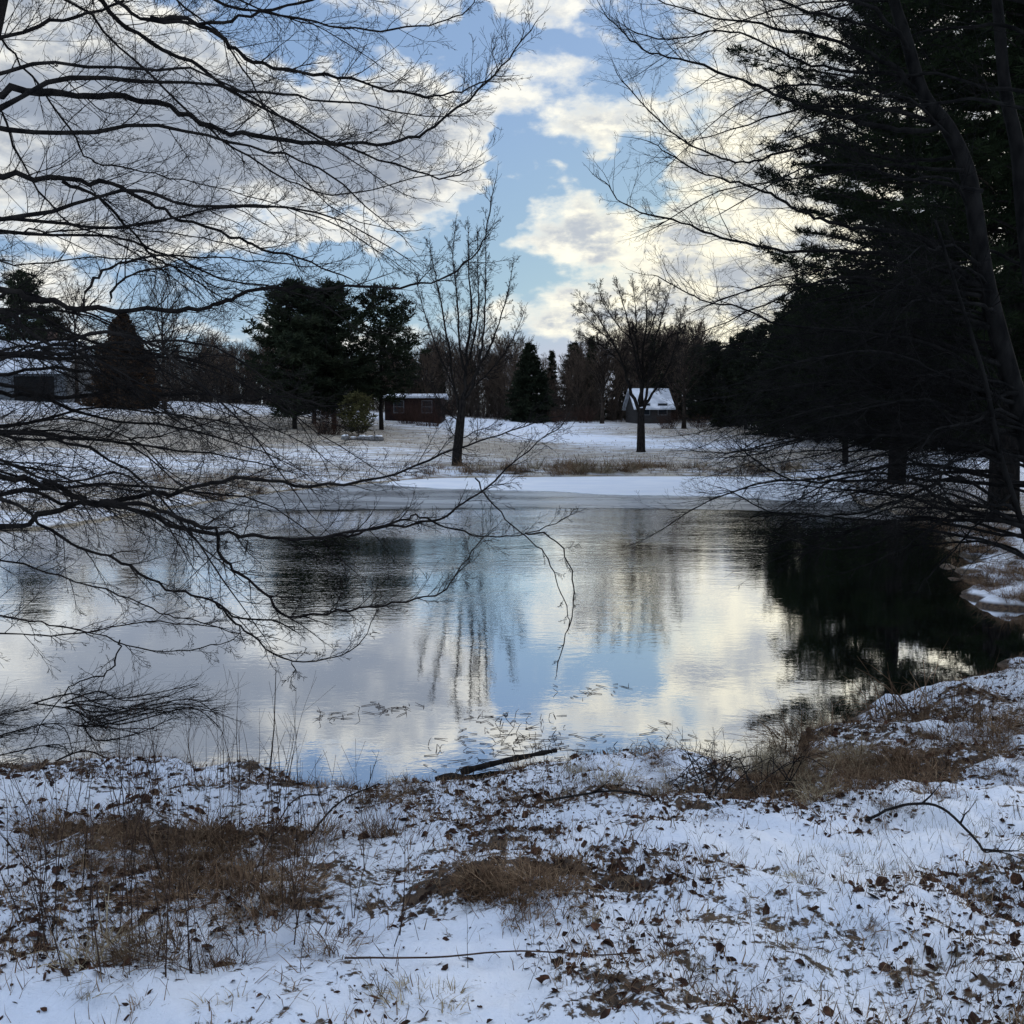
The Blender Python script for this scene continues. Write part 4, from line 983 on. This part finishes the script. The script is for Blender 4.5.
nf = wnoise(13, 8, .60, (1, 1.8, 1), (7, 3, 0)).outputs[0]
ns = wnoise(5, 4, .55, (1, 1.6, 1), (1, 8, 0)).outputs[0]
def blobs(lst):
    tot = None
    for (px, py, rx, ry, a) in lst:
        a0 = math.atan((px - 512) / F); e0 = math.atan((HY - py) / F * math.cos(a0))
        dx = MA('MULTIPLY', MA('SUBTRACT', azw, a0), F / rx); dy = MA('MULTIPLY', MA('SUBTRACT', elw, e0), F / ry)
        qd = MA('ADD', MA('MULTIPLY', dx, dx), MA('MULTIPLY', dy, dy)); v = MA('MULTIPLY', MA('EXPONENT', MA('MULTIPLY', MA('MULTIPLY', qd, qd), -.7)), a)
        tot = v if tot is None else MA('ADD', tot, v)
    return tot
S = blobs([(410,150,88,68,1.0),(255,150,180,80,.9),(50,130,160,120,.8),(395,10,90,24,.7),(110,40,110,50,.5),(538,24,46,17,.9),(528,92,48,30,.75),(600,20,30,30,.35),(605,145,58,30,.75),(560,222,60,26,.75),(620,262,90,34,.75),(555,318,90,24,.6),
           (735,60,100,90,.62),(740,215,75,75,.70),(870,150,130,220,.7),(1000,200,200,240,.6),(700,330,140,45,.7),(335,243,50,11,.6),(190,245,140,14,.4),(60,300,130,26,.5),(400,350,180,18,.4),(240,345,140,16,.4),(280,52,60,30,-.5),(640,175,24,26,-.5),(498,190,16,50,-.5),(480,45,40,22,-.5),(630,70,22,50,-.3),(300,275,90,14,-.4)])
dens = MA('ADD', S, MA('ADD', MA('MULTIPLY', MA('SUBTRACT', nf, .5), 2.0), MA('MULTIPLY', MA('SUBTRACT', nf2, .5), .8)))
hi = MR(el, .42, .75); back = MR(Y_, .75, .45)
gen = MA('ADD', .52, MA('MULTIPLY', MA('SUBTRACT', ns, .5), 2.0)); k_ = MA('MAXIMUM', hi, back)
dn = N.new('ShaderNodeMix'); dn.data_type = 'FLOAT'; Lk.new(k_, dn.inputs[0]); Lk.new(dens, dn.inputs[2]); Lk.new(gen, dn.inputs[3]); dens = dn.outputs[0]
mask = MR(dens, .30, .88)
core = MR(MA('ADD', blobs([(290,165,190,60,1.0),(80,150,200,100,.9),(700,195,60,40,.65),(610,275,70,20,.6),(720,285,80,28,.6),(860,120,100,90,.4)]), MA('MULTIPLY', MA('SUBTRACT', nf, .5), 2.6)), .2, 1.25)
glow = blobs([(790,290,260,190,1.0)])
lit = MIX(glow, (.80,.79,.73), (.93,.88,.70)); shade = MIX(MR(nf2, .38, .62), (.33,.38,.46), lit)
lit = MIX(MR(dens, .5, 1.0), lit, MIX(.85, lit, shade))
grey = MIX(glow, (.24,.28,.35), (.34,.37,.42))
cc = MIX(MA('MULTIPLY', core, MR(dens, .60, 1.25, 0, .92)), lit, grey)
cc = MIX(back, cc, (.42,.47,.56)); cc = MIX(hi, cc, (1.28,1.37,1.54))  # unseen sky overhead made brighter to light the snow; behind the viewer dimmed
sc_ = N.new('ShaderNodeVectorMath'); sc_.operation = 'SCALE'; Lk.new(cc, sc_.inputs[0]); sc_.inputs[3].default_value = 1 / .12
vm = N.new('ShaderNodeVectorMath'); vm.operation = 'MINIMUM'; Lk.new(sky.outputs[0], vm.inputs[0]); vm.inputs[1].default_value = (6, 5.6, 5)
skc = MIX(.60, vm.outputs[0], (1.85, 2.7, 4.3))
colw = MIX(mask, skc, sc_.outputs[0]); Lk.new(colw, bg.inputs[0])

# ------------------------------------------------------------------ sun, camera
sl = bpy.data.lights.new('sun', 'SUN'); sl.energy = .9; sl.angle = R(12); sl.color = (1, .9, .74)
so = bpy.data.objects.new('sun', sl); col.objects.link(so)
dv = Vector((math.sin(SUN_AZ) * math.cos(SUN_EL), math.cos(SUN_AZ) * math.cos(SUN_EL), math.sin(SUN_EL)))
so.rotation_euler = dv.to_track_quat('Z', 'Y').to_euler()
cam = bpy.data.cameras.new('camera'); cam.sensor_width = 36; cam.lens = 36 * F / 1024; cam.clip_end = 3000; cam.clip_start = .05
cobj = bpy.data.objects.new('camera', cam); col.objects.link(cobj); cobj.location = (0, 0, CZ); cobj.rotation_euler = (math.pi / 2 - PITCH, 0, 0)
scn.camera = cobj
scn.view_settings.view_transform = 'Standard'; scn.view_settings.look = 'None'; scn.view_settings.exposure = .36; scn.view_settings.gamma = 1
scn.cycles.max_bounces = 4; scn.cycles.diffuse_bounces = 1; scn.cycles.glossy_bounces = 2; scn.cycles.adaptive_threshold = .02; w.cycles.sampling_method = 'NONE'
